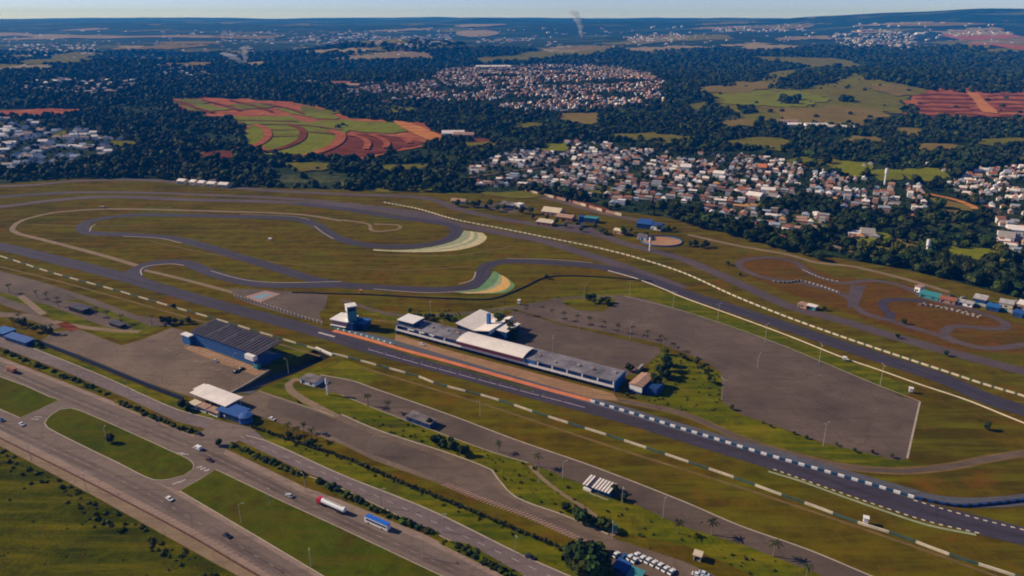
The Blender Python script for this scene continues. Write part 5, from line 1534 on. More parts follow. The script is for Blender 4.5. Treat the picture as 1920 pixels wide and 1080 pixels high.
def trunk_mesh(h, r):
    b = MB()
    b.cyl((0, 0, 0), (0, 0, h), r, r * 0.6, 7)
    for t in (0.4, 2.5, 4.4):
        b.cyl((0, 0, h * 0.7), (math.cos(t) * h * 0.45, math.sin(t) * h * 0.45, h * 1.25), r * 0.5, r * 0.2, 5)
    return b.mesh('trunk', [M['bark']])


def scatter(name, pts, scales, protos, label=None, cat=None):
    """one stuff object: prototypes instanced on its points"""
    col = bpy.data.collections.new(name + '_kinds')
    for i, me in enumerate(protos):
        col.objects.link(bpy.data.objects.new(f'{name}_kind', me))
    me = bpy.data.meshes.new(name)
    me.vertices.add(len(pts))
    me.vertices.foreach_set('co', np.asarray(pts, np.float32).ravel())
    at = me.attributes.new('sc', 'FLOAT', 'POINT')
    at.data.foreach_set('value', np.asarray(scales, np.float32))
    ng = bpy.data.node_groups.new(name, 'GeometryNodeTree')
    ng.interface.new_socket('Geometry', in_out='INPUT', socket_type='NodeSocketGeometry')
    ng.interface.new_socket('Geometry', in_out='OUTPUT', socket_type='NodeSocketGeometry')
    gi, go = ng.nodes.new('NodeGroupInput'), ng.nodes.new('NodeGroupOutput')
    ip = ng.nodes.new('GeometryNodeInstanceOnPoints')
    ci = ng.nodes.new('GeometryNodeCollectionInfo')
    ci.inputs['Collection'].default_value = col
    ci.inputs['Separate Children'].default_value = True
    ip.inputs['Pick Instance'].default_value = True
    na = ng.nodes.new('GeometryNodeInputNamedAttribute')
    na.data_type = 'FLOAT'
    na.inputs['Name'].default_value = 'sc'
    rv = ng.nodes.new('FunctionNodeRandomValue')
    rv.data_type = 'FLOAT_VECTOR'
    rv.inputs[1].default_value = (0.12, 0.12, 6.283)
    L = ng.links.new
    L(gi.outputs[0], ip.inputs['Points'])
    L(ci.outputs[0], ip.inputs['Instance'])
    L(rv.outputs[0], ip.inputs['Rotation'])
    L(na.outputs[0], ip.inputs['Scale'])
    L(ip.outputs[0], go.inputs[0])
    o = link(name, me)
    md = o.modifiers.new('scatter', 'NODES')
    md.node_group = ng
    tag(o, label, cat, kind='stuff')
    return o


# ---- forest beyond the circuit
def field_mask(px, py):
    m_ = np.zeros(px.shape, bool)
    for f in FIELDS:
        m_ |= inpoly(px, py, f)
    for c in COPSES:
        m_ &= ~inpoly(px, py, c)
    return m_


def grid_pts(y0, y1, sp, xm=0.86):
    ys_ = np.arange(y0, y1, sp)
    P = []
    for y in ys_:
        xx = np.arange(-y * xm - 150, y * xm + 150, sp)
        P.append(np.stack([xx, np.full_like(xx, y)], -1))
    P = np.concatenate(P)
    return P + NPR.uniform(-0.55, 0.55, P.shape) * sp


pts, scl = [], []
for y0, y1, sp, s0, s1 in [(560, 1900, 11, 4.2, 8.2), (1900, 3200, 15, 6, 11), (3200, 4700, 22, 8, 15)]:
    P = grid_pts(y0, y1, sp)
    z = hgt(P[:, 0], P[:, 1])
    px, py = proj(P[:, 0], P[:, 1], z)
    keep = ~inpoly(P[:, 0], P[:, 1], lawn_w) & ~field_mask(px, py)
    sub = inpoly(px, py, SUB_A) | inpoly(px, py, SUB_B) | inpoly(px, py, SUB_C) | inpoly(px, py, TOWN_D)
    twn = np.zeros(len(P), bool)
    for pg_, _n in TOWNS[:13]:
        twn |= inpoly(px, py, pg_)
    q = NPR.uniform(0, 1, len(P)) + 0.45 * twn
    clump = np.sin(P[:, 0] / 47 + np.sin(P[:, 1] / 60) * 2) + np.sin(P[:, 1] / 39 + P[:, 0] / 90)
    keep &= np.where(sub, q < np.where(inpoly(px, py, TOWN_D), 0.95, 0.5), q < np.where(clump > -0.9, 0.88, 0.22))
    s = (s0 * 0.8 + (s1 * 1.25 - s0 * 0.8) * NPR.uniform(0, 1, len(P)) ** 1.9) * np.where(sub, np.where(inpoly(px, py, TOWN_D), 0.48, 0.56), 1.0)
    pts.append(np.stack([P[:, 0], P[:, 1], z + s * 0.55], -1)[keep])
    scl.append(s[keep])
pts, scl = np.concatenate(pts), np.concatenate(scl)
M['leaf_olive'] = leafmat('leaf_olive', (0.026, 0.040, 0.004), (0.052, 0.066, 0.007))
FK = [crown_mesh('forest_crown', M['leaf_olive' if i == 3 else 'leaf_forest'], 60, 100 + i, 1.0, (0.8, 0.95, 0.75, 1.1)[i], 0.3, 4, jit=0.1) for i in range(4)]
scatter('forest', pts, scl, FK)

# scattered bushes over pasture and clearings
P = grid_pts(1100, 3000, 46)
z = hgt(P[:, 0], P[:, 1]); px, py = proj(P[:, 0], P[:, 1], z)
k = inpoly(px, py, FIELDS[1]) & (NPR.uniform(0, 1, len(P)) < np.where(np.sin(P[:, 0] / 120) + np.sin(P[:, 1] / 150 + P[:, 0] / 200) > 0.9, 0.5, 0.12))
s = NPR.uniform(2.5, 8, len(P))
scatter('pasture_bushes', np.stack([P[:, 0], P[:, 1], z + s * 0.5], -1)[k], s[k], FK[:2])

# undergrowth in the rough field bottom left
P = np.stack([NPR.uniform(-420, -90, 9000), NPR.uniform(90, 420, 9000)], -1)
px, py = proj(P[:, 0], P[:, 1])
roughp = [(-260, 760), (0, 842), (163, 930), (445, 1088), (560, 1170), (200, 1300), (-500, 1300)]
edge = [(-260, 770), (0, 842), (163, 930), (445, 1088), (560, 1170), (480, 1170), (380, 1088), (120, 945), (0, 880), (-260, 800)]
k = inpoly(px, py, roughp)
cl = np.sin(P[:, 0] / 21 + np.sin(P[:, 1] / 27) * 2) + np.sin(P[:, 1] / 15 + P[:, 0] / 31) + 0.5 * np.sin(P[:, 0] / 5 - P[:, 1] / 7)
k &= (NPR.uniform(0, 1, len(P)) < np.where(inpoly(px, py, edge), 0.7, np.where(cl > 0.7, 0.75, 0.07)))
s = NPR.uniform(0.3, 1.0, len(P)) * np.where(inpoly(px, py, edge), 1.8, 1.0)
M['leaf_scrub'] = leafmat('leaf_scrub', (0.040, 0.054, 0.002), (0.075, 0.085, 0.003))
UK = [crown_mesh('undergrowth_clump', M['leaf_scrub'], 60, 200 + i, 1.0, 0.7, 0.26, 5) for i in range(3)]
scatter('undergrowth', np.stack([P[:, 0], P[:, 1], s * 0.25], -1)[k], s[k], UK)
# low scrub on the banks inside the circuit fence and on the planted strips
SCRUB = [[(640, 780), (723, 776), (840, 826), (923, 850), (1000, 872), (1090, 910), (1173, 940), (1280, 990), (1397, 1026), (1500, 1070), (1400, 1090), (1280, 1022), (1160, 1000), (1057, 964), (967, 930), (930, 890), (847, 850), (707, 804)],
         [(1240, 655), (1352, 700), (1353, 755), (1390, 778), (1240, 770), (1200, 745), (1222, 735), (1215, 690)], [(760, 580), (860, 580), (870, 600), (800, 606)], [(470, 806), (640, 860), (757, 910), (1023, 1018), (1090, 1042), (1080, 1050), (1010, 1025), (640, 868), (480, 812)]]
P = np.stack([NPR.uniform(-160, 260, 16000), NPR.uniform(200, 560, 16000)], -1)
px, py = proj(P[:, 0], P[:, 1])
k = np.zeros(len(P), bool)
for i, s_ in enumerate(SCRUB + STRIPS):
    k |= inpoly(px, py, s_) & (NPR.uniform(0, 1, len(P)) < (0.28 if i < 3 else 0.8))
P2 = np.stack([NPR.uniform(-400, 60, 14000), NPR.uniform(190, 480, 14000)], -1)
px2, py2 = proj(P2[:, 0], P2[:, 1])
k2 = np.zeros(len(P2), bool)
for s_ in STRIPS:
    k2 |= inpoly(px2, py2, s_) & (NPR.uniform(0, 1, len(P2)) < 0.7)
PP2 = np.concatenate([P[k], P2[k2]])
s = NPR.uniform(0.4, 1.1, len(PP2))
scatter('low_scrub', np.stack([PP2[:, 0], PP2[:, 1], s * 0.25 + 0.1], -1), s, UK)

# ================================================================== single trees
CK = [crown_mesh('crown', M['leaf_dark'], 380, 300 + i, 1.0, (0.85, 1.0, 0.75)[i], 0.15, 8, spread=0.55) for i in range(3)]
CM = [crown_mesh('crown', M['leaf_mid'], 380, 320 + i, 1.0, (0.85, 1.0, 0.75)[i], 0.15, 8, spread=0.55) for i in range(3)]
TK = trunk_mesh(0.55, 0.06)
NT = [0]


def tree_proto(me):
    t = thing('tree', 'tree', 'tree', (0, 0, 0))
    link('trunk', TK, t)
    link('crown', me, t, (0, 0, 0.95))
    return t


PROTO = {('dark', i): tree_proto(m_) for i, m_ in enumerate(CK)}
PROTO.update({('mid', i): tree_proto(m_) for i, m_ in enumerate(CM)})
USED = set()


def tree(px, py, size, kind, label, group):
    """size = crown radius in metres"""
    x, y = T(px, py)
    z = float(hgt(x, y)) if y > 1000 else 0
    key = (kind, NT[0] % 3)
    NT[0] += 1
    sc_ = (size, size, size * RND.uniform(0.85, 1.2))
    if key in USED:
        o = dup(PROTO[key], (x, y, z - 0.05), RND.uniform(0, 6.28), sc_, label, group)
    else:
        USED.add(key)
        o = PROTO[key]
        o.location, o.rotation_euler[2], o.scale = (x, y, z - 0.05), RND.uniform(0, 6.28), sc_
        o['label'], o['group'] = label, group
    return o


def belt(line, n, jx, jy, s0, s1, kind, fmt, group):
    P_ = []
    L_ = np.cumsum([0] + [math.hypot(b[0] - a[0], b[1] - a[1]) for a, b in zip(line, line[1:])])
    for i in range(n):
        t = (i + RND.uniform(0.1, 0.9)) / n * L_[-1]
        P_.append((np.interp(t, L_, [p[0] for p in line]) + RND.uniform(-jx, jx), np.interp(t, L_, [p[1] for p in line]) + RND.uniform(-jy, jy)))
    P_.sort()
    for i, (a, b) in enumerate(P_):
        tree(a, b, RND.uniform(s0, s1), kind, fmt.format(ordn(i)), group)


belt([(1255, 408), (1330, 428), (1420, 452), (1535, 486)], 34, 4, 6, 4.5, 7.0, 'dark', 'dark tree, {} from the left in the front belt above the kart track', 'trees of the belt above the kart track')
belt([(1260, 396), (1330, 414), (1420, 436), (1520, 462)], 22, 6, 4, 4.5, 7.0, 'dark', 'dark tree, {} from the left in the belt row touching the suburb', 'trees of the belt above the kart track')
belt([(1690, 500), (1760, 512), (1830, 528), (1895, 548)], 26, 6, 8, 5, 8, 'dark', 'dark tree, {} from the left, front of the wood above the kart paddock', 'trees of the wood above the kart paddock')
belt([(1690, 488), (1760, 496), (1840, 512)], 14, 6, 5, 5, 8, 'dark', 'dark tree, {} from the left, back of the wood above the kart paddock', 'trees of the wood above the kart paddock')
belt([(640, 352), (720, 356), (830, 362)], 16, 6, 3, 3.5, 6, 'mid', 'roadside tree, {} from the left behind the far access road', 'trees behind the far access road')
belt([(0, 338), (130, 332), (300, 333), (420, 346)], 20, 8, 2, 3, 5.5, 'dark', 'roadside tree, {} from the left along the far outer road', 'trees along the outer road')
belt([(860, 384), (920, 392), (990, 402)], 12, 8, 4, 3, 5.5, 'mid', 'garden tree, {} from the left around the grey shed on the strip', 'trees on the strip beyond the track')
belt([(1000, 412), (1090, 432), (1190, 442), (1280, 436)], 18, 8, 6, 2.5, 4.5, 'mid', 'garden tree, {} from the left around the halls by the blue tower', 'trees on the strip beyond the track')
belt([(1290, 462), (1325, 466)], 5, 4, 2, 2.5, 4, 'dark', 'round bush, {} from the left in the thicket right of the sand arena', 'thicket right of the sand arena')
belt([(1092, 560), (1120, 568), (1148, 574)], 10, 6, 4, 2.2, 3.6, 'mid', 'small tree, {} from the left on the green paddock island', 'trees on the green paddock island')
belt([(762, 592), (800, 600), (850, 598)], 9, 6, 4, 2, 3.4, 'mid', 'small tree, {} from the left behind the pit building', 'trees behind the pit building')
belt([(938, 606), (950, 622), (958, 640)], 9, 7, 4, 3.8, 5.6, 'dark', 'dark tree, {} from the left in the cluster beside the hospitality building', 'trees beside the hospitality building')
belt([(1216, 740), (1240, 712), (1250, 680)], 7, 6, 5, 3, 4.8, 'dark', 'dark tree, {} from the left near the small white-fronted building', 'trees at the pit end')
belt([(1255, 668), (1310, 690), (1340, 730)], 8, 8, 6, 1.8, 3.0, 'mid', 'small tree, {} from the left on the green wedge', 'trees on the green wedge')
belt([(1360, 768), (1450, 806), (1560, 838), (1690, 860)], 9, 8, 3, 0.9, 1.8, 'mid', 'low bush, {} from the left along the lower edge of the big lot', 'bushes along the big lot')
belt([(820, 830), (850, 846), (876, 852)], 7, 6, 4, 2.4, 3.8, 'dark', 'dark tree, {} from the left on the bank above the forecourt', 'trees on the bank')
belt([(1062, 955), (1100, 985), (1135, 995)], 7, 6, 5, 2.6, 4.2, 'dark', 'dark tree, {} from the left beside the footpath on the lower bank', 'trees beside the lower footpath')
belt([(1062, 1060), (1095, 1075), (1130, 1082)], 10, 9, 10, 5, 7.5, 'dark', 'big dark tree, {} from the left in the clump at the bottom edge', 'clump at the bottom edge')
belt([(1110, 1028), (1128, 1040)], 3, 4, 4, 2, 3, 'mid', 'olive tree, {} from the left just above the bottom clump', 'trees above the bottom clump')
belt([(300, 610), (330, 606), (362, 606)], 6, 5, 3, 2, 3.4, 'dark', 'dark tree, {} from the left behind the grandstand car park', 'trees behind the grandstand car park')
belt([(20, 600), (50, 610), (75, 622), (100, 628)], 9, 5, 5, 2, 3.6, 'mid', 'garden tree, {} from the left behind the blue-roofed entrance building', 'trees behind the entrance building')
belt([(70, 648), (78, 652)], 2, 3, 2, 2, 2.6, 'mid', 'small tree, {} from the left at the end of the dark blue wall', 'trees at the wall end')
belt([(338, 770), (352, 772)], 2, 3, 3, 2.5, 3.4, 'dark', 'dark tree, {} from the left at the left end of the gate canopy', 'trees at the gate canopy')
belt([(404, 834), (416, 838)], 2, 2, 2, 2.0, 2.6, 'mid', 'little tree, {} from the left on the gate junction island', 'trees at the gate junction')
belt([(530, 818), (560, 830), (590, 838)], 5, 5, 4, 1.6, 2.6, 'mid', 'small tree, {} from the left on the bank below the long forecourt', 'trees below the forecourt')
belt([(1435, 392), (1500, 386), (1560, 398)], 22, 8, 8, 4.5, 7.5, 'dark', 'broad park tree, {} from the left in the grove inside the suburb', 'grove inside the suburb')
belt([(1560, 420), (1640, 415), (1700, 420)], 14, 10, 8, 4, 7, 'dark', 'broad tree, {} from the left below the white tower in the suburb', 'trees below the suburb')
belt([(1580, 470), (1640, 466), (1690, 470)], 10, 8, 6, 3.5, 6, 'mid', 'broad tree, {} from the left around the green field above the wood', 'trees around the green field')
for i, (a, b, s_, lab) in enumerate([(1848, 806, 2.6, 'lone dark tree on the grass right of the big lot'), (208, 830, 2.6, 'lone dark tree on the middle traffic island'), (326, 578, 2.4, 'lone dark tree touching the striped wall above the grandstand'),
                                     (1365, 498, 2.6, 'lone bush at the left end of the kart track'), (1694, 608, 2.2, 'dark bush beside the lower kart straight'), (1545, 583, 2.4, 'dark bush right of the marshal huts'),
                                     (1682, 635, 2.0, 'dark bush on the access road below the kart track'), (1772, 668, 2.0, 'dark bush near the lower right kart bend'), (1024, 523, 2.6, 'dark bush at the bend of the tyre wall'),
                                     (1177, 745, 1.8, 'small bush at the corner of the pit building'), (1168, 940, 2.2, 'bush right of the white slatted snack bar'), (1152, 925, 2.6, 'dark tree behind the snack bar'),
                                     (1387, 518, 2.2, 'small bush between access road and kart track'), (1180, 698, 3.2, 'dark slender tree behind the right end of the pit building'), (806, 800, 2.8, 'dark tree at the right end of the grey-roofed toilet block')]):
    tree(a, b, s_, 'dark', lab, 'lone trees and bushes of the circuit')

# hedge
HP = smooth([G(*p) for p in [(472, 802), (560, 832), (640, 858), (757, 908), (887, 961), (1023, 1018), (1073, 1038)]], 1.1)
V_, Q_ = [], []
for i, p in enumerate(HP):
    v_, q_ = crown(16, 900 + i, 1.0, 1.0, 0.3, 2, core=True)
    s_ = RND.uniform(1.0, 1.6)
    v_ = v_ * s_ + np.array([p.x + RND.uniform(-.4, .4), p.y + RND.uniform(-.4, .4), 1.0])
    Q_.append(q_ + sum(len(a) for a in V_))
    V_.append(v_)
tag(link('hedge', fast_mesh('hedge', np.concatenate(V_), np.concatenate(Q_), [M['leaf_dark']])), 'long dark hedge between the local avenue verge and the forecourt', 'hedge')

# shrubs on the planted strips
sh_proto = None
SH = [crown_mesh('shrub', M['leaf_mid' if i else 'leaf_dark'], 110, 500 + i, 1.0, 0.8, 0.24, 5) for i in range(3)]
SN = ['the far left planted strip', 'the planted strip left of the gate junction', 'the planted strip right of the gate junction', 'the planted strip above the tanker', 'the planted strip at the bottom']
for line, n, where in [([(10, 660), (60, 682), (120, 706), (205, 741)], 16, SN[0]), ([(222, 752), (290, 784), (362, 812)], 14, SN[1]), ([(436, 834), (500, 864), (566, 893)], 13, SN[2]), ([(592, 901), (690, 950), (818, 1003)], 18, SN[3]), ([(850, 1022), (900, 1050), (960, 1082)], 9, SN[4])]:
    L_ = np.cumsum([0] + [math.hypot(b[0] - a[0], b[1] - a[1]) for a, b in zip(line, line[1:])])
    for i in range(n):
        t = (i + RND.uniform(0.1, 0.9)) / n * L_[-1]
        x, y = G(np.interp(t, L_, [p[0] for p in line]) + RND.uniform(-1, 1), np.interp(t, L_, [p[1] for p in line]) + RND.uniform(-2, 2))
        s_ = RND.uniform(1.3, 2.5)
        o = link('shrub', SH[i % 3], None, (x, y, s_ * 0.45), RND.uniform(0, 6))
        o.scale = (s_ * 1.15, s_ * 1.15, s_)
        tag(o, f'dark shrub, {ordn(i)} from the left on {where}', 'shrub', 'shrubs on the planted strips')

# ---- palms
def palm_crown(seed):
    r = random.Random(seed)
    b = MB()
    for i in range(13):
        a = i * 2.399 + r.uniform(-.2, .2)
        el = r.uniform(0.1, 1.0)
        L_ = r.uniform(2.3, 3.0)
        c, s = math.cos(a), math.sin(a)
        prev = None
        for k in range(6):
            t = k / 5
            rr_ = L_ * t * math.cos(el * 0.6)
            zz = math.sin(el) * L_ * t - 1.9 * t * t
            w_ = 0.42 * (1 - t) ** 0.5 * (0.35 + t) + 0.05
            cur = [(c * rr_ - s * w_, s * rr_ + c * w_, zz - w_ * 0.5), (c * rr_, s * rr_, zz), (c * rr_ + s * w_, s * rr_ - c * w_, zz - w_ * 0.5)]
            if prev:
                b.face([prev[0], cur[0], cur[1], prev[1]])
                b.face([prev[1], cur[1], cur[2], prev[2]])
            prev = cur
    return b.mesh('crown', [M['leaf_palm']])


def palm_proto(seed):
    t = thing('palm_tree', 'palm', 'palm', (0, 0, 0))
    b = MB()
    b.cyl((0, 0, 0), (0.1, 0, 3.2), 0.26, 0.19, 7); b.cyl((0.1, 0, 3.2), (0.05, 0.1, 6.6), 0.19, 0.14, 7)
    b.build('trunk', M['palmbark'], t)
    link('crown', palm_crown(seed), t, (0.05, 0.1, 6.5))
    return t


PALMS = [palm_proto(1), palm_proto(2)]
np_ = 0
for row, fmt, grp, dy, sc_ in [
    ([(18, 537), (70, 547), (89, 552), (109, 562), (180, 581), (202, 587), (228, 595), (285, 597)], 'palm, {} from the left along the upper service road', 'palms along the upper service road', 12, 0.9),
    ([(985, 582), (1035, 586), (1057, 591), (1083, 597), (1105, 601), (1132, 608), (1158, 614), (1185, 618), (1212, 626), (1238, 634)], 'palm, {} from the left in the row between the paved lots', 'palms between the paved lots', 9, 0.8),
    ([(727, 757), (690, 746), (935, 832), (1008, 860), (1335, 988), (1450, 1028), (1512, 1068), (1270, 985)], 'palm, {} from the left beside the lower service road', 'palms beside the lower service road', 15, 0.85),
    ([(540, 800), (557, 808), (570, 797), (585, 812)], 'palm, {} from the left in the cluster below the round pavilion', 'palms below the pavilion', 13, 0.8),
    ([(85, 611), (98, 611), (27, 598), (38, 590), (47, 596)], 'palm, {} from the left behind the blue-roofed entrance building', 'palms by the entrance building', 15, 0.9),
    ([(1245, 640), (1262, 648), (1290, 662)], 'palm, {} from the left at the green wedge by the big lot', 'palms at the green wedge', 9, 0.7),
    ([(920, 578), (945, 572), (1000, 566), (1045, 560)], 'palm, {} from the left behind the hospitality building', 'palms behind the hospitality building', 8, 0.7)]:
    for i, (a, b_) in enumerate(sorted(row)):
        x, y = G(a, b_ + dy)
        k_ = sc_ * RND.uniform(1.05, 1.35)
        lab = fmt.format(ordn(i))
        if np_ < 2:
            o = PALMS[np_]
            o.location, o.scale = (x, y, 0), (k_ * 1.15, k_ * 1.15, k_)
            o['label'], o['group'] = lab, grp
        else:
            dup(PALMS[np_ % 2], (x, y, 0), RND.uniform(0, 6), (k_ * 1.15, k_ * 1.15, k_), lab, grp)
        np_ += 1

# ================================================================== houses
HR = {'terracotta': 'tile', 'faded tile': 'tilepale', 'white': 'roofwhite', 'grey': 'concrete', 'blue-grey': None, 'dark': 'roofgrey'}
M['bluegrey'] = paint('blue_grey_roof', (0.30, 0.36, 0.46), 0.15)
M['wallpale'] = paint('house_render', (0.72, 0.66, 0.60), 0.1)
M['wallsalmon'] = paint('house_salmon_render', (0.55, 0.34, 0.25), 0.1)
M['ochre'] = paint('ochre_roof', (0.50, 0.26, 0.07), 0.15)
HR['blue-grey'] = 'bluegrey'
HR['ochre'] = 'ochre'


def house_geo(kind):
    """wall and roof MBs of one house type"""
    w_, d_, h_ = [(11, 8, 3.1), (9, 9, 3.0), (13, 9, 5.6), (14, 7, 3.0)][kind]
    a, r = MB(), MB()
    a.box(-w_ / 2, w_ / 2, -d_ / 2, d_ / 2, -0.5, h_, 0)
    for x in np.arange(-w_ / 2 + 1.6, w_ / 2 - 1, 2.6):
        a.box(x - 0.5, x + 0.5, -d_ / 2 - 0.04, -d_ / 2 - 0.005, 1.0, 2.2, 1)
    o_ = 0.5
    if kind == 1:  # hip
        r.face([(-w_ / 2 - o_, -d_ / 2 - o_, h_), (w_ / 2 + o_, -d_ / 2 - o_, h_), (0.3, 0, h_ + 2.2), (-0.3, 0, h_ + 2.2)])
        r.face([(w_ / 2 + o_, -d_ / 2 - o_, h_), (w_ / 2 + o_, d_ / 2 + o_, h_), (0.3, 0, h_ + 2.2)])
        r.face([(w_ / 2 + o_, d_ / 2 + o_, h_), (-w_ / 2 - o_, d_ / 2 + o_, h_), (-0.3, 0, h_ + 2.2), (0.3, 0, h_ + 2.2)])
        r.face([(-w_ / 2 - o_, d_ / 2 + o_, h_), (-w_ / 2 - o_, -d_ / 2 - o_, h_), (-0.3, 0, h_ + 2.2)])
    elif kind == 2:  # flat with parapet
        r.box(-w_ / 2 - 0.1, w_ / 2 + 0.1, -d_ / 2 - 0.1, d_ / 2 + 0.1, h_ + 0.01, h_ + 0.5)
    else:
        r.prism([(-d_ / 2 - o_, h_ + 0.01), (d_ / 2 + o_, h_ + 0.01), (0, h_ + d_ * 0.2)], 'x', -w_ / 2 - o_, w_ / 2 + o_)
    return a, r


HG = [house_geo(i) for i in range(4)]
WM = ['white', 'wallpale', 'wallpale', 'wallsalmon']
ROOFS = ['terracotta'] * 6 + ['faded tile'] * 5 + ['white'] * 7 + ['grey'] * 3 + ['blue-grey'] * 3 + ['dark'] * 1 + ['ochre'] * 1


def lots(polyg, ang, du, dv, drop, jit=1.6, gap=-1.5):
    W = [T(*p) for p in polyg]
    cx_, cy_ = np.mean([p[0] for p in W]), np.mean([p[1] for p in W])
    R_ = max(math.hypot(p[0] - cx_, p[1] - cy_) for p in W) + 50
    out = []
    ca, sa = math.cos(ang), math.sin(ang)
    ui = np.arange(-R_, R_, du)
    row, v = 0, -R_
    while v < R_:
        for j, u in enumerate(ui):
            if j % 11 == 0 or RND.random() < drop:
                continue
            uu, vv = u + RND.uniform(-jit, jit), v + RND.uniform(-jit, jit)
            out.append((cx_ + uu * ca - vv * sa, cy_ + uu * sa + vv * ca))
        row += 1
        v += dv * (1.75 if row % 2 == 0 else 1.0)
    out = np.array(out)
    z = hgt(out[:, 0], out[:, 1])
    px, py = proj(out[:, 0], out[:, 1], z)
    nz = np.sin(out[:, 0] / 52 + np.sin(out[:, 1] / 66) * 2) + np.sin(out[:, 1] / 45 - out[:, 0] / 88)
    k = inpoly(px, py, polyg) & ~field_mask(px, py) & (nz > gap)
    return [(a, b, c, d, e) for (a, b), c, d, e in zip(out[k], z[k], px[k], py[k])]


HS = lots(SUB_A, rad(-24), 11, 11.5, 0.3, 2.5) + lots(SUB_B, rad(14), 11, 11.5, 0.3, 2.5)
extra = [(1452, 424), (1462, 448), (1475, 440), (1600, 448), (1612, 446), (1628, 444), (1640, 446), (1760, 398), (1712, 410), (1880, 455), (1900, 450), (1890, 468), (1862, 300), (1838, 318), (1812, 322), (1700, 308), (1740, 310), (1620, 312), (1632, 309), (1770, 322), (1560, 340), (1500, 330)]
for a, b in extra:
    x, y = T(a, b)
    HS.append((x, y, float(hgt(x, y)), a, b))
inview = [h for h in HS if 0 < h[3] < 1925 and 0 < h[4] < 1080]
inview.sort(key=lambda h: h[0] ** 2 + h[1] ** 2)
near, rest = inview[:300], inview[300:] + [h for h in HS if not (0 < h[3] < 1925)]
LMK = [('the slim suburb tower', 1658, 347), ('the orange road', 1790, 380), ('the tree belt', 1400, 436), ('the salmon wall', 1070, 376), ('the suburb field', 1596, 318),
       ('the left wood edge', 850, 335), ('the right edge', 1905, 400), ('the suburb grove', 1500, 388), ('the broad pale halls', 1420, 366), ('the blue tower', 1090, 405), ('the sand arena', 1240, 450)]
RECS, LABN = [], {}
for (x, y, z, px, py) in near:
    roof = RND.choice(ROOFS)
    kd = RND.choice([0, 0, 1, 1, 2, 3])
    wm = RND.choice(WM)
    nm, lx, ly = min(LMK, key=lambda l: math.hypot(l[1] - px, (l[2] - py) * 2.5))
    dx, dy = px - lx, (py - ly) * 2.5
    rel = ('right of' if dx > 0 else 'left of') if abs(dx) > abs(dy) else ('in front of' if dy > 0 else 'beyond')
    form = ['gabled', 'hip-roofed', 'two-storey flat-roofed', 'long gabled'][kd]
    lab = f'{form} house, {roof} roof, {rel} {nm}'
    LABN.setdefault(lab, []).append((math.hypot(dx, dy), len(RECS)))
    RECS.append([x, y, z, roof, kd, wm, lab])
for lab, ls in LABN.items():
    if len(ls) > 1:
        for i, (_, k_) in enumerate(sorted(ls)):
            RECS[k_][6] = lab + (', nearest such' if i == 0 else f', {ordn(i)} nearest')
HP_ = {}
for x, y, z, roof, kd, wm, lab in RECS:
    key = (roof, kd, wm)
    ang = rad(-24) + RND.choice([0, 0, math.pi / 2]) + RND.uniform(-.05, .05)
    s_ = RND.uniform(0.55, 0.9)
    if key in HP_:
        dup(HP_[key], (x, y, z), ang, (s_, s_, RND.uniform(0.9, 1.2)), lab)
        continue
    a, r = HG[kd]
    o = a.build('house', [M[wm], M['glass']], None, (x, y, z), ang)
    tag(o, lab, 'house', 'houses of the suburb beyond the circuit')
    r.build('roof', M[HR[roof]], o)
    HP_[key] = o

# the other houses, too many to single out: one object
mats = [M['white'], M['wallpale'], M['wallsalmon'], M['tile'], M['tilepale'], M['roofwhite'], M['concrete'], M['bluegrey'], M['cream']]
V_, Q_, I_ = [], [], []
nv = 0
U = np.array([(-1, -1, 0), (1, -1, 0), (1, 1, 0), (-1, 1, 0), (-1, -1, 1), (1, -1, 1), (1, 1, 1), (-1, 1, 1), (-1, 0, 1.6), (1, 0, 1.6)], float)
FQ = [(0, 1, 5, 4), (1, 2, 6, 5), (2, 3, 7, 6), (3, 0, 4, 7), (4, 5, 9, 8), (6, 7, 8, 9), (5, 6, 9, 9), (7, 4, 8, 8)]


def far_house(x, y, z, w_, d_, h_, ang, wm, rm):
    global nv
    c, s = math.cos(ang), math.sin(ang)
    v = U * np.array([w_ / 2, d_ / 2, h_])
    v = np.stack([v[:, 0] * c - v[:, 1] * s + x, v[:, 0] * s + v[:, 1] * c + y, v[:, 2] + z - 0.5], -1)
    V_.append(v)
    for i, f in enumerate(FQ):
        Q_.append([nv + k_ for k_ in f])
        I_.append(wm if i not in (4, 5) else rm)
    nv += 10


for (x, y, z, *_r) in rest:
    far_house(x, y, z, RND.uniform(6, 10), RND.uniform(5, 7.5), RND.uniform(2.8, 4.2), rad(-24) + RND.choice([0, math.pi / 2]), RND.choice([0, 0, 1, 2]), RND.choice([3, 3, 4, 4, 5, 5, 5, 6, 7]))
for (x, y, z, *_r) in lots(SUB_C, rad(8), 17, 18, 0.42, 4):
    far_house(x, y, z, RND.uniform(10, 17), RND.uniform(8, 11), RND.uniform(3, 6), rad(8) + RND.choice([0, math.pi / 2]), RND.choice([0, 0, 1]), RND.choice([5, 5, 7, 7, 7, 6, 4]))
RING_D = [(600, 166), (680, 148), (790, 142), (820, 125), (920, 117), (1060, 115), (1180, 122), (1240, 134), (1275, 162), (1262, 192), (1160, 212), (1060, 224), (960, 220), (880, 204), (780, 198), (700, 198), (630, 186)]
for (x, y, z, *_r) in lots(TOWN_D, rad(12), 15, 16, 0.3, 4, -0.9) + lots(RING_D, rad(30), 26, 30, 0.6, 8, -0.2):
    far_house(x, y, z, RND.uniform(7, 12), RND.uniform(6, 9), RND.uniform(3, 5.5), rad(12) + RND.choice([0, math.pi / 2]), RND.choice([0, 1, 2, 2, 2]), RND.choice([3, 3, 4, 4, 4, 4, 5, 7]))
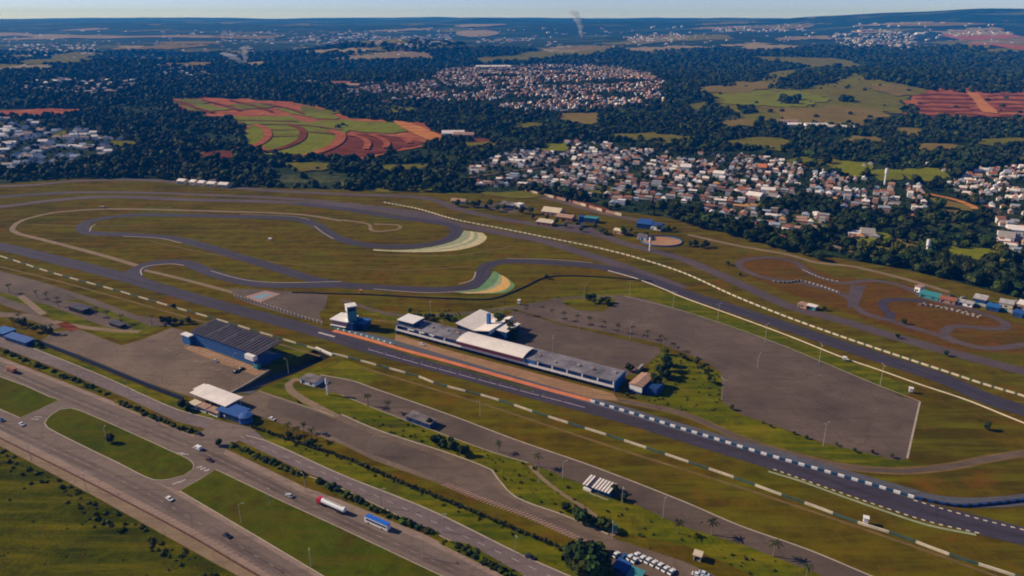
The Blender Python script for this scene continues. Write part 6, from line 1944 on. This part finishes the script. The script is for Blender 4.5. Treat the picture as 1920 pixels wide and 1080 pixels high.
for pg, n in TOWNS:
    k_ = 0
    while k_ < n * 1.7:
        px, py = RND.uniform(min(p[0] for p in pg), max(p[0] for p in pg)), RND.uniform(min(p[1] for p in pg), max(p[1] for p in pg))
        if not inpoly([px], [py], pg)[0]:
            continue
        x, y = T(px, py)
        s_ = max(0.8, y / 4500)
        far_house(x, y, float(hgt(x, y)), RND.uniform(8, 22) * s_, RND.uniform(7, 12) * s_, RND.uniform(3, 6) * s_, RND.uniform(-.3, .3), RND.choice([0, 1, 2, 6]), RND.choice([3, 4, 4, 5, 5, 6, 6, 7, 8]))
        k_ += 1
for a, b, w_, d_, h_, wm, rm in [(1468, 232, 60, 14, 6, 0, 4), (1495, 238, 40, 14, 6, 0, 5), (1530, 240, 50, 16, 7, 0, 5), (1558, 242, 40, 14, 6, 0, 8), (1583, 243, 36, 14, 6, 0, 5), (850, 256, 44, 20, 8, 0, 5), (870, 258, 40, 16, 7, 2, 4),
                                 (640, 162, 60, 24, 10, 2, 3), (660, 164, 50, 20, 8, 2, 4), (925, 128, 160, 30, 9, 0, 5), (1724, 66, 70, 40, 14, 0, 5), (1623, 60, 140, 50, 14, 2, 4)]:
    x, y = T(a, b)
    far_house(x, y, float(hgt(x, y)), w_, d_, h_, RND.uniform(-.2, .1), wm, rm)
me = bpy.data.meshes.new('distant_houses')
me.from_pydata([tuple(p) for v in V_ for p in v], [], [tuple(dict.fromkeys(q)) for q in Q_])
for m_ in mats:
    me.materials.append(m_)
me.polygons.foreach_set('material_index', I_)
me.update()
tag(link('distant_houses', me), kind='stuff')

# a few larger roofs that stand out in the suburb
for q0, q1, dp, h, wm, rm, rf, lab in [((1398, 372), (1424, 376), 16, 5, 'wallpale', 'roofwhite', 'gable', 'long broad white-roofed hall in the middle of the suburb'), ((1426, 364), (1452, 366), 18, 6, 'white', 'roofwhite', 'flat', 'large flat white hall right of the long broad one'),
                                       ((1420, 322), (1436, 323), 18, 7, 'wallsalmon', 'orange', 'gable', 'villa with a bright orange roof in the rear of the suburb'), ((1464, 436), (1478, 439), 12, 7, 'white', 'tile', 'flat', 'white-framed house with dark red roof next to the tree belt'),
                                       ((1382, 362), (1400, 364), 14, 5, 'wallpale', 'tile', 'gable', 'brick-red roofed house left of the large flat white hall'), ((1544, 330), (1566, 331), 16, 6, 'white', 'roofwhite', 'gable', 'white hall in front of the rear green suburb field'),
                                       ((1275, 320), (1295, 321), 16, 6, 'white', 'roofwhite', 'gable', 'white-roofed block in the rear left of the suburb'), ((1336, 332), (1356, 334), 14, 6, 'white', 'roofwhite', 'gable', 'white-roofed block in the middle rear of the suburb'),
                                       ((1590, 444), (1612, 446), 14, 4, 'wallpale', 'roofwhite', 'flat', 'pale flat school hall above the small green field'), ((1615, 444), (1640, 446), 18, 4, 'wallpale', 'concrete', 'gable', 'grey-roofed hall beside the pale flat school hall'),
                                       ((1870, 452), (1900, 456), 20, 5, 'white', 'concrete', 'gable', 'grey-roofed depot at the right edge below the suburb'), ((1888, 440), (1918, 443), 16, 6, 'white', 'roofwhite', 'gable', 'white depot at the right edge behind the grey one')]:
    simple_house('suburb_hall', q0, q1, dp, h, wm, rm, lab, 'hall', rf, group='large halls and villas of the suburb')

# ================================================================== smoke
m, nt, bs = newmat('smoke')
nt.nodes.remove(bs)
pv = nt.nodes.new('ShaderNodeVolumePrincipled')
pv.inputs['Color'].default_value = (0.9, 0.92, 0.95, 1)
pv.inputs['Density'].default_value = 0.012
nt.links.new(pv.outputs[0], nt.nodes['Material Output'].inputs['Volume'])
m2 = m.copy()
m2.name = 'dense_smoke'
m2.node_tree.nodes['Principled Volume'].inputs['Density'].default_value = 0.022
for (px, py, hh, r0, r1, lean) in [(461, 126, 85, 8, 15, 5), (452, 124, 55, 12, 28, -70), (1090, 73, 215, 10, 40, -75)]:
    x, y = T(px, py)
    b = MB()
    n, k_ = 14, 10
    rings = []
    for i in range(n + 1):
        t = i / n
        rr_ = (r0 + (r1 - r0) * t) * (1 + 0.25 * math.sin(i * 1.9 + px)) * (1 if 0 < i < n else 0.3)
        cx_, cz_ = x + lean * t * t + 4 * math.sin(i * 1.3), float(hgt(x, y)) + 1 + hh * t
        rings.append([(cx_ + rr_ * math.cos(2 * math.pi * j / k_), y + rr_ * math.sin(2 * math.pi * j / k_), cz_ + 2 * math.sin(j)) for j in range(k_)])
    for i in range(n):
        for j in range(k_):
            b.face([rings[i][j], rings[i][(j + 1) % k_], rings[i + 1][(j + 1) % k_], rings[i + 1][j]])
    b.face(rings[0][::-1])
    b.face(rings[-1])
    o = b.build('smoke', m if hh > 100 else m2)
    bmv = o.data
    tag(o, kind='stuff')
# ================================================================== light, air, camera
SKY, HAZE_C, HAZE_D = 0.085, (0.0, 0.27, 1.0, 1), 0.75e-4
EL, AZ = rad(31), (-0.965, 0.262)
to_sun = Vector((AZ[0] * math.cos(EL), AZ[1] * math.cos(EL), math.sin(EL)))
ld = bpy.data.lights.new('sun', 'SUN')
ld.energy = 5.0
ld.angle = rad(0.5)
ld.color = (1.0, 0.83, 0.62)
sun = link('sun', ld, None, (0, 0, 600))
sun.rotation_euler = (-to_sun).to_track_quat('-Z', 'Y').to_euler()

w = bpy.data.worlds.new('World')
sc.world = w
w.use_nodes = True
nt = w.node_tree
sky = nt.nodes.new('ShaderNodeTexSky')
sky.sky_type = 'NISHITA'
sky.sun_disc = False
sky.sun_elevation = EL
sky.sun_rotation = math.atan2(AZ[0], AZ[1])
sky.altitude = 5500
sky.air_density = 1.0
sky.dust_density = 0.0
sky.ozone_density = 3.0
nt.links.new(mix(nt, 1.0, sky.outputs['Color'], (1.03, 0.93, 1.14), 'MULTIPLY'), nt.nodes['Background'].inputs['Color'])
nt.nodes['Background'].inputs['Strength'].default_value = SKY

hb = MB()
hb.box(-15500, 15500, -700, 16800, -20, 318)
m, nt, bs = newmat('hazy_air')
nt.nodes.remove(bs)
pv = nt.nodes.new('ShaderNodeVolumePrincipled')
pv.inputs['Color'].default_value = HAZE_C
pv.inputs['Density'].default_value = HAZE_D
pv.inputs['Absorption Color'].default_value = (0.65, 0.72, 0.78, 1)
nt.links.new(pv.outputs[0], nt.nodes['Material Output'].inputs['Volume'])
hz = hb.build('haze', m)
tag(hz, kind='stuff')
hz.display_type = 'WIRE'

cd = bpy.data.cameras.new('camera')
cd.sensor_width = 36
cd.lens = 18 * F / 960
cd.clip_start = 1
cd.clip_end = 60000
cam = link('camera', cd, None, (0, 0, H))
cam.rotation_euler = (math.pi / 2 - PITCH, 0, 0)
sc.camera = cam

sc.render.engine = 'CYCLES'
sc.view_settings.view_transform = 'Standard'
sc.view_settings.look = 'None'
sc.view_settings.gamma = 1
sc.view_settings.exposure = 0.15
sc.cycles.use_denoising = True
sc.cycles.max_bounces = 5
sc.cycles.diffuse_bounces = 2
sc.cycles.volume_bounces = 0
sc.cycles.transparent_max_bounces = 6
sc.render.filter_size = 1.5
sc.cycles.pixel_filter_type = 'BLACKMAN_HARRIS'
sc.cycles.filter_width = 1.9
